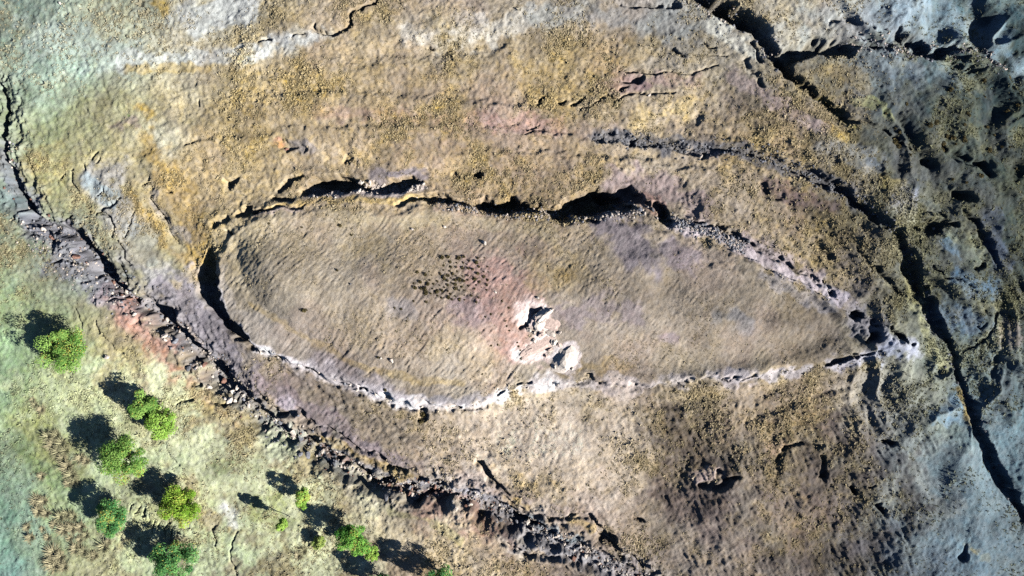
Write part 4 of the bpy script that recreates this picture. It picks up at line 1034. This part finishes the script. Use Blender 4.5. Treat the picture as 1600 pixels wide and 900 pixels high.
for px, py, s in ((68, 743, 11), (60, 780, 16), (72, 782, 14), (64, 798, 16), (76, 800, 14), (98, 806, 16), (108, 802, 14), (118, 806, 14), (104, 826, 18), (118, 824, 16), (130, 822, 16), (138, 834, 12), (46, 822, 11), (52, 838, 14), (78, 838, 12), (122, 856, 16), (134, 860, 16), (146, 868, 14),
                  (152, 866, 12), (166, 852, 18), (172, 846, 12), (86, 862, 20), (98, 868, 18), (90, 882, 20), (82, 876, 16), (104, 884, 16), (56, 632, 10), (66, 640, 12), (52, 624, 8), (88, 818, 12), (466, 870, 14), (474, 862, 12), (112, 840, 10), (70, 826, 9), (128, 842, 10)):
    wh = 'high up near the left edge, above the dense row' if py < 660 else 'by the tall green tree right of the group' if px > 400 else 'in the clump at the bottom left corner' if py > 858 and px < 110 else 'below the dark bluish-green tree' if py > 840 else 'at the far left of the scatter' if px < 80 else 'left of the dark bluish-green tree'
    tussock(px, py, s, ('large' if s >= 16 else 'medium' if s >= 12 else 'small') + ' straw tussock ' + wh, 'scattered straw tussocks')

def shrub_mesh(seed, col=((92, 86, 60), (146, 132, 92)), n=70):
    r = np.random.default_rng(seed)
    d = r.standard_normal((n, 3)); d /= np.linalg.norm(d, axis=1)[:, None]; d[:, 2] = np.abs(d[:, 2])
    pos = d * r.uniform(.55, 1, (n, 1)) * np.array([1, 1, .85])
    nr = d + .5 * r.standard_normal((n, 3)); nr /= np.linalg.norm(nr, axis=1)[:, None]
    ta = np.cross(nr, r.standard_normal((n, 3))); ta /= np.linalg.norm(ta, axis=1)[:, None]; tb = np.cross(nr, ta)
    s = r.uniform(.2, .42, (n, 1))
    q = np.stack([pos - ta * s, pos - tb * s * .6, pos + ta * s, pos + tb * s * .6], 1).reshape(-1, 3)
    k = r.uniform(0, 1, (n, 1))
    c = (lin(col[0]) * (1 - k) + lin(col[1]) * k) * ALB
    return mesh_from('thorn_shrub', q, np.arange(n * 4).reshape(-1, 4), M_LEAF, np.repeat(c, 4, axis=0))
SHR = [shrub_mesh(s) for s in range(5)]
def shrub(px, py, d, label, group=None):
    x, y = wx(px), wy(py)
    o = link('thorn_shrub', rnd.choice(SHR), None, (x, y, float(hat(x, y)[0]) - .05), label=label, category='shrub')
    r = d * S * .5
    o.scale = (r, r * rnd.uniform(.75, 1.25), r * rnd.uniform(.8, 1.3)); o.rotation_euler[2] = rnd.uniform(0, 6.28)
    if group: o['group'] = group
pts = []
tries = 0
while len(pts) < 92 and tries < 6000:
    tries += 1
    px, py = rnd.gauss(712, 33), rnd.gauss(436, 21)
    if not (650 < px < 764 and 402 < py < 474): continue
    if px < 690 and py < 425: continue
    if all((px - a) ** 2 + (py - b) ** 2 > 36 for a, b in pts): pts.append((px, py))
for px, py in pts:
    shrub(px, py, rnd.choice((3, 3.5, 4, 4.5, 5, 6, 8)), 'small dark thorn shrub in the dense spotted patch on the mound', 'thorn shrubs in the patch on the mound')
for px, py, d, lab in ((533, 353, 7, 'dark shrub on the north-western top of the mound'), (551, 368, 5, 'small dark shrub just below right of the north-western shrub on the mound'), (483, 484, 9, 'round dark shrub alone on the south-western mound'), (594, 557, 5, 'dark shrub beside the tiny white stone on the lower mound'),
                       (474, 356, 4, 'tiny dark shrub near the north-western rim of the mound'), (423, 350, 5, 'dark shrub at the yellow north-western corner of the mound'), (533, 423, 5, 'dark shrub in the middle of the western mound'), (604, 608, 6, 'dark shrub close to the southern rim'),
                       (700, 545, 4, 'tiny dark shrub on the yellow patch of the lower mound'), (754, 583, 4, 'tiny dark shrub on the lower mound above the southern rim'), (660, 650, 13, 'largest dark shrub, at the foot of the southern rim'), (656, 662, 10, 'dark shrub just below the largest one under the southern rim')):
    shrub(px, py, d, lab)
LS = 'small dark shrub scattered over the reddish soil left of the outcrop'
for px, py in ((768, 538), (778, 537), (790, 500), (796, 515), (792, 508), (760, 494), (768, 490), (785, 470), (795, 480), (640, 500), (632, 482), (622, 480), (810, 540), (813, 546), (813, 552), (813, 559), (808, 534)):
    shrub(px, py, 4, LS, 'shrubs on the reddish soil')
LB = 'dark bush on the blue-green slope beyond the right gully'
for k in range(60):
    px, py = rnd.uniform(1330, 1600), rnd.uniform(90, 330)
    if py < 150 - (px - 1330) * .2: continue
    if py > 200 + (px - 1330) * .6: continue
    shrub(px, py, rnd.uniform(4, 10), LB, 'bushes beyond the right gully')
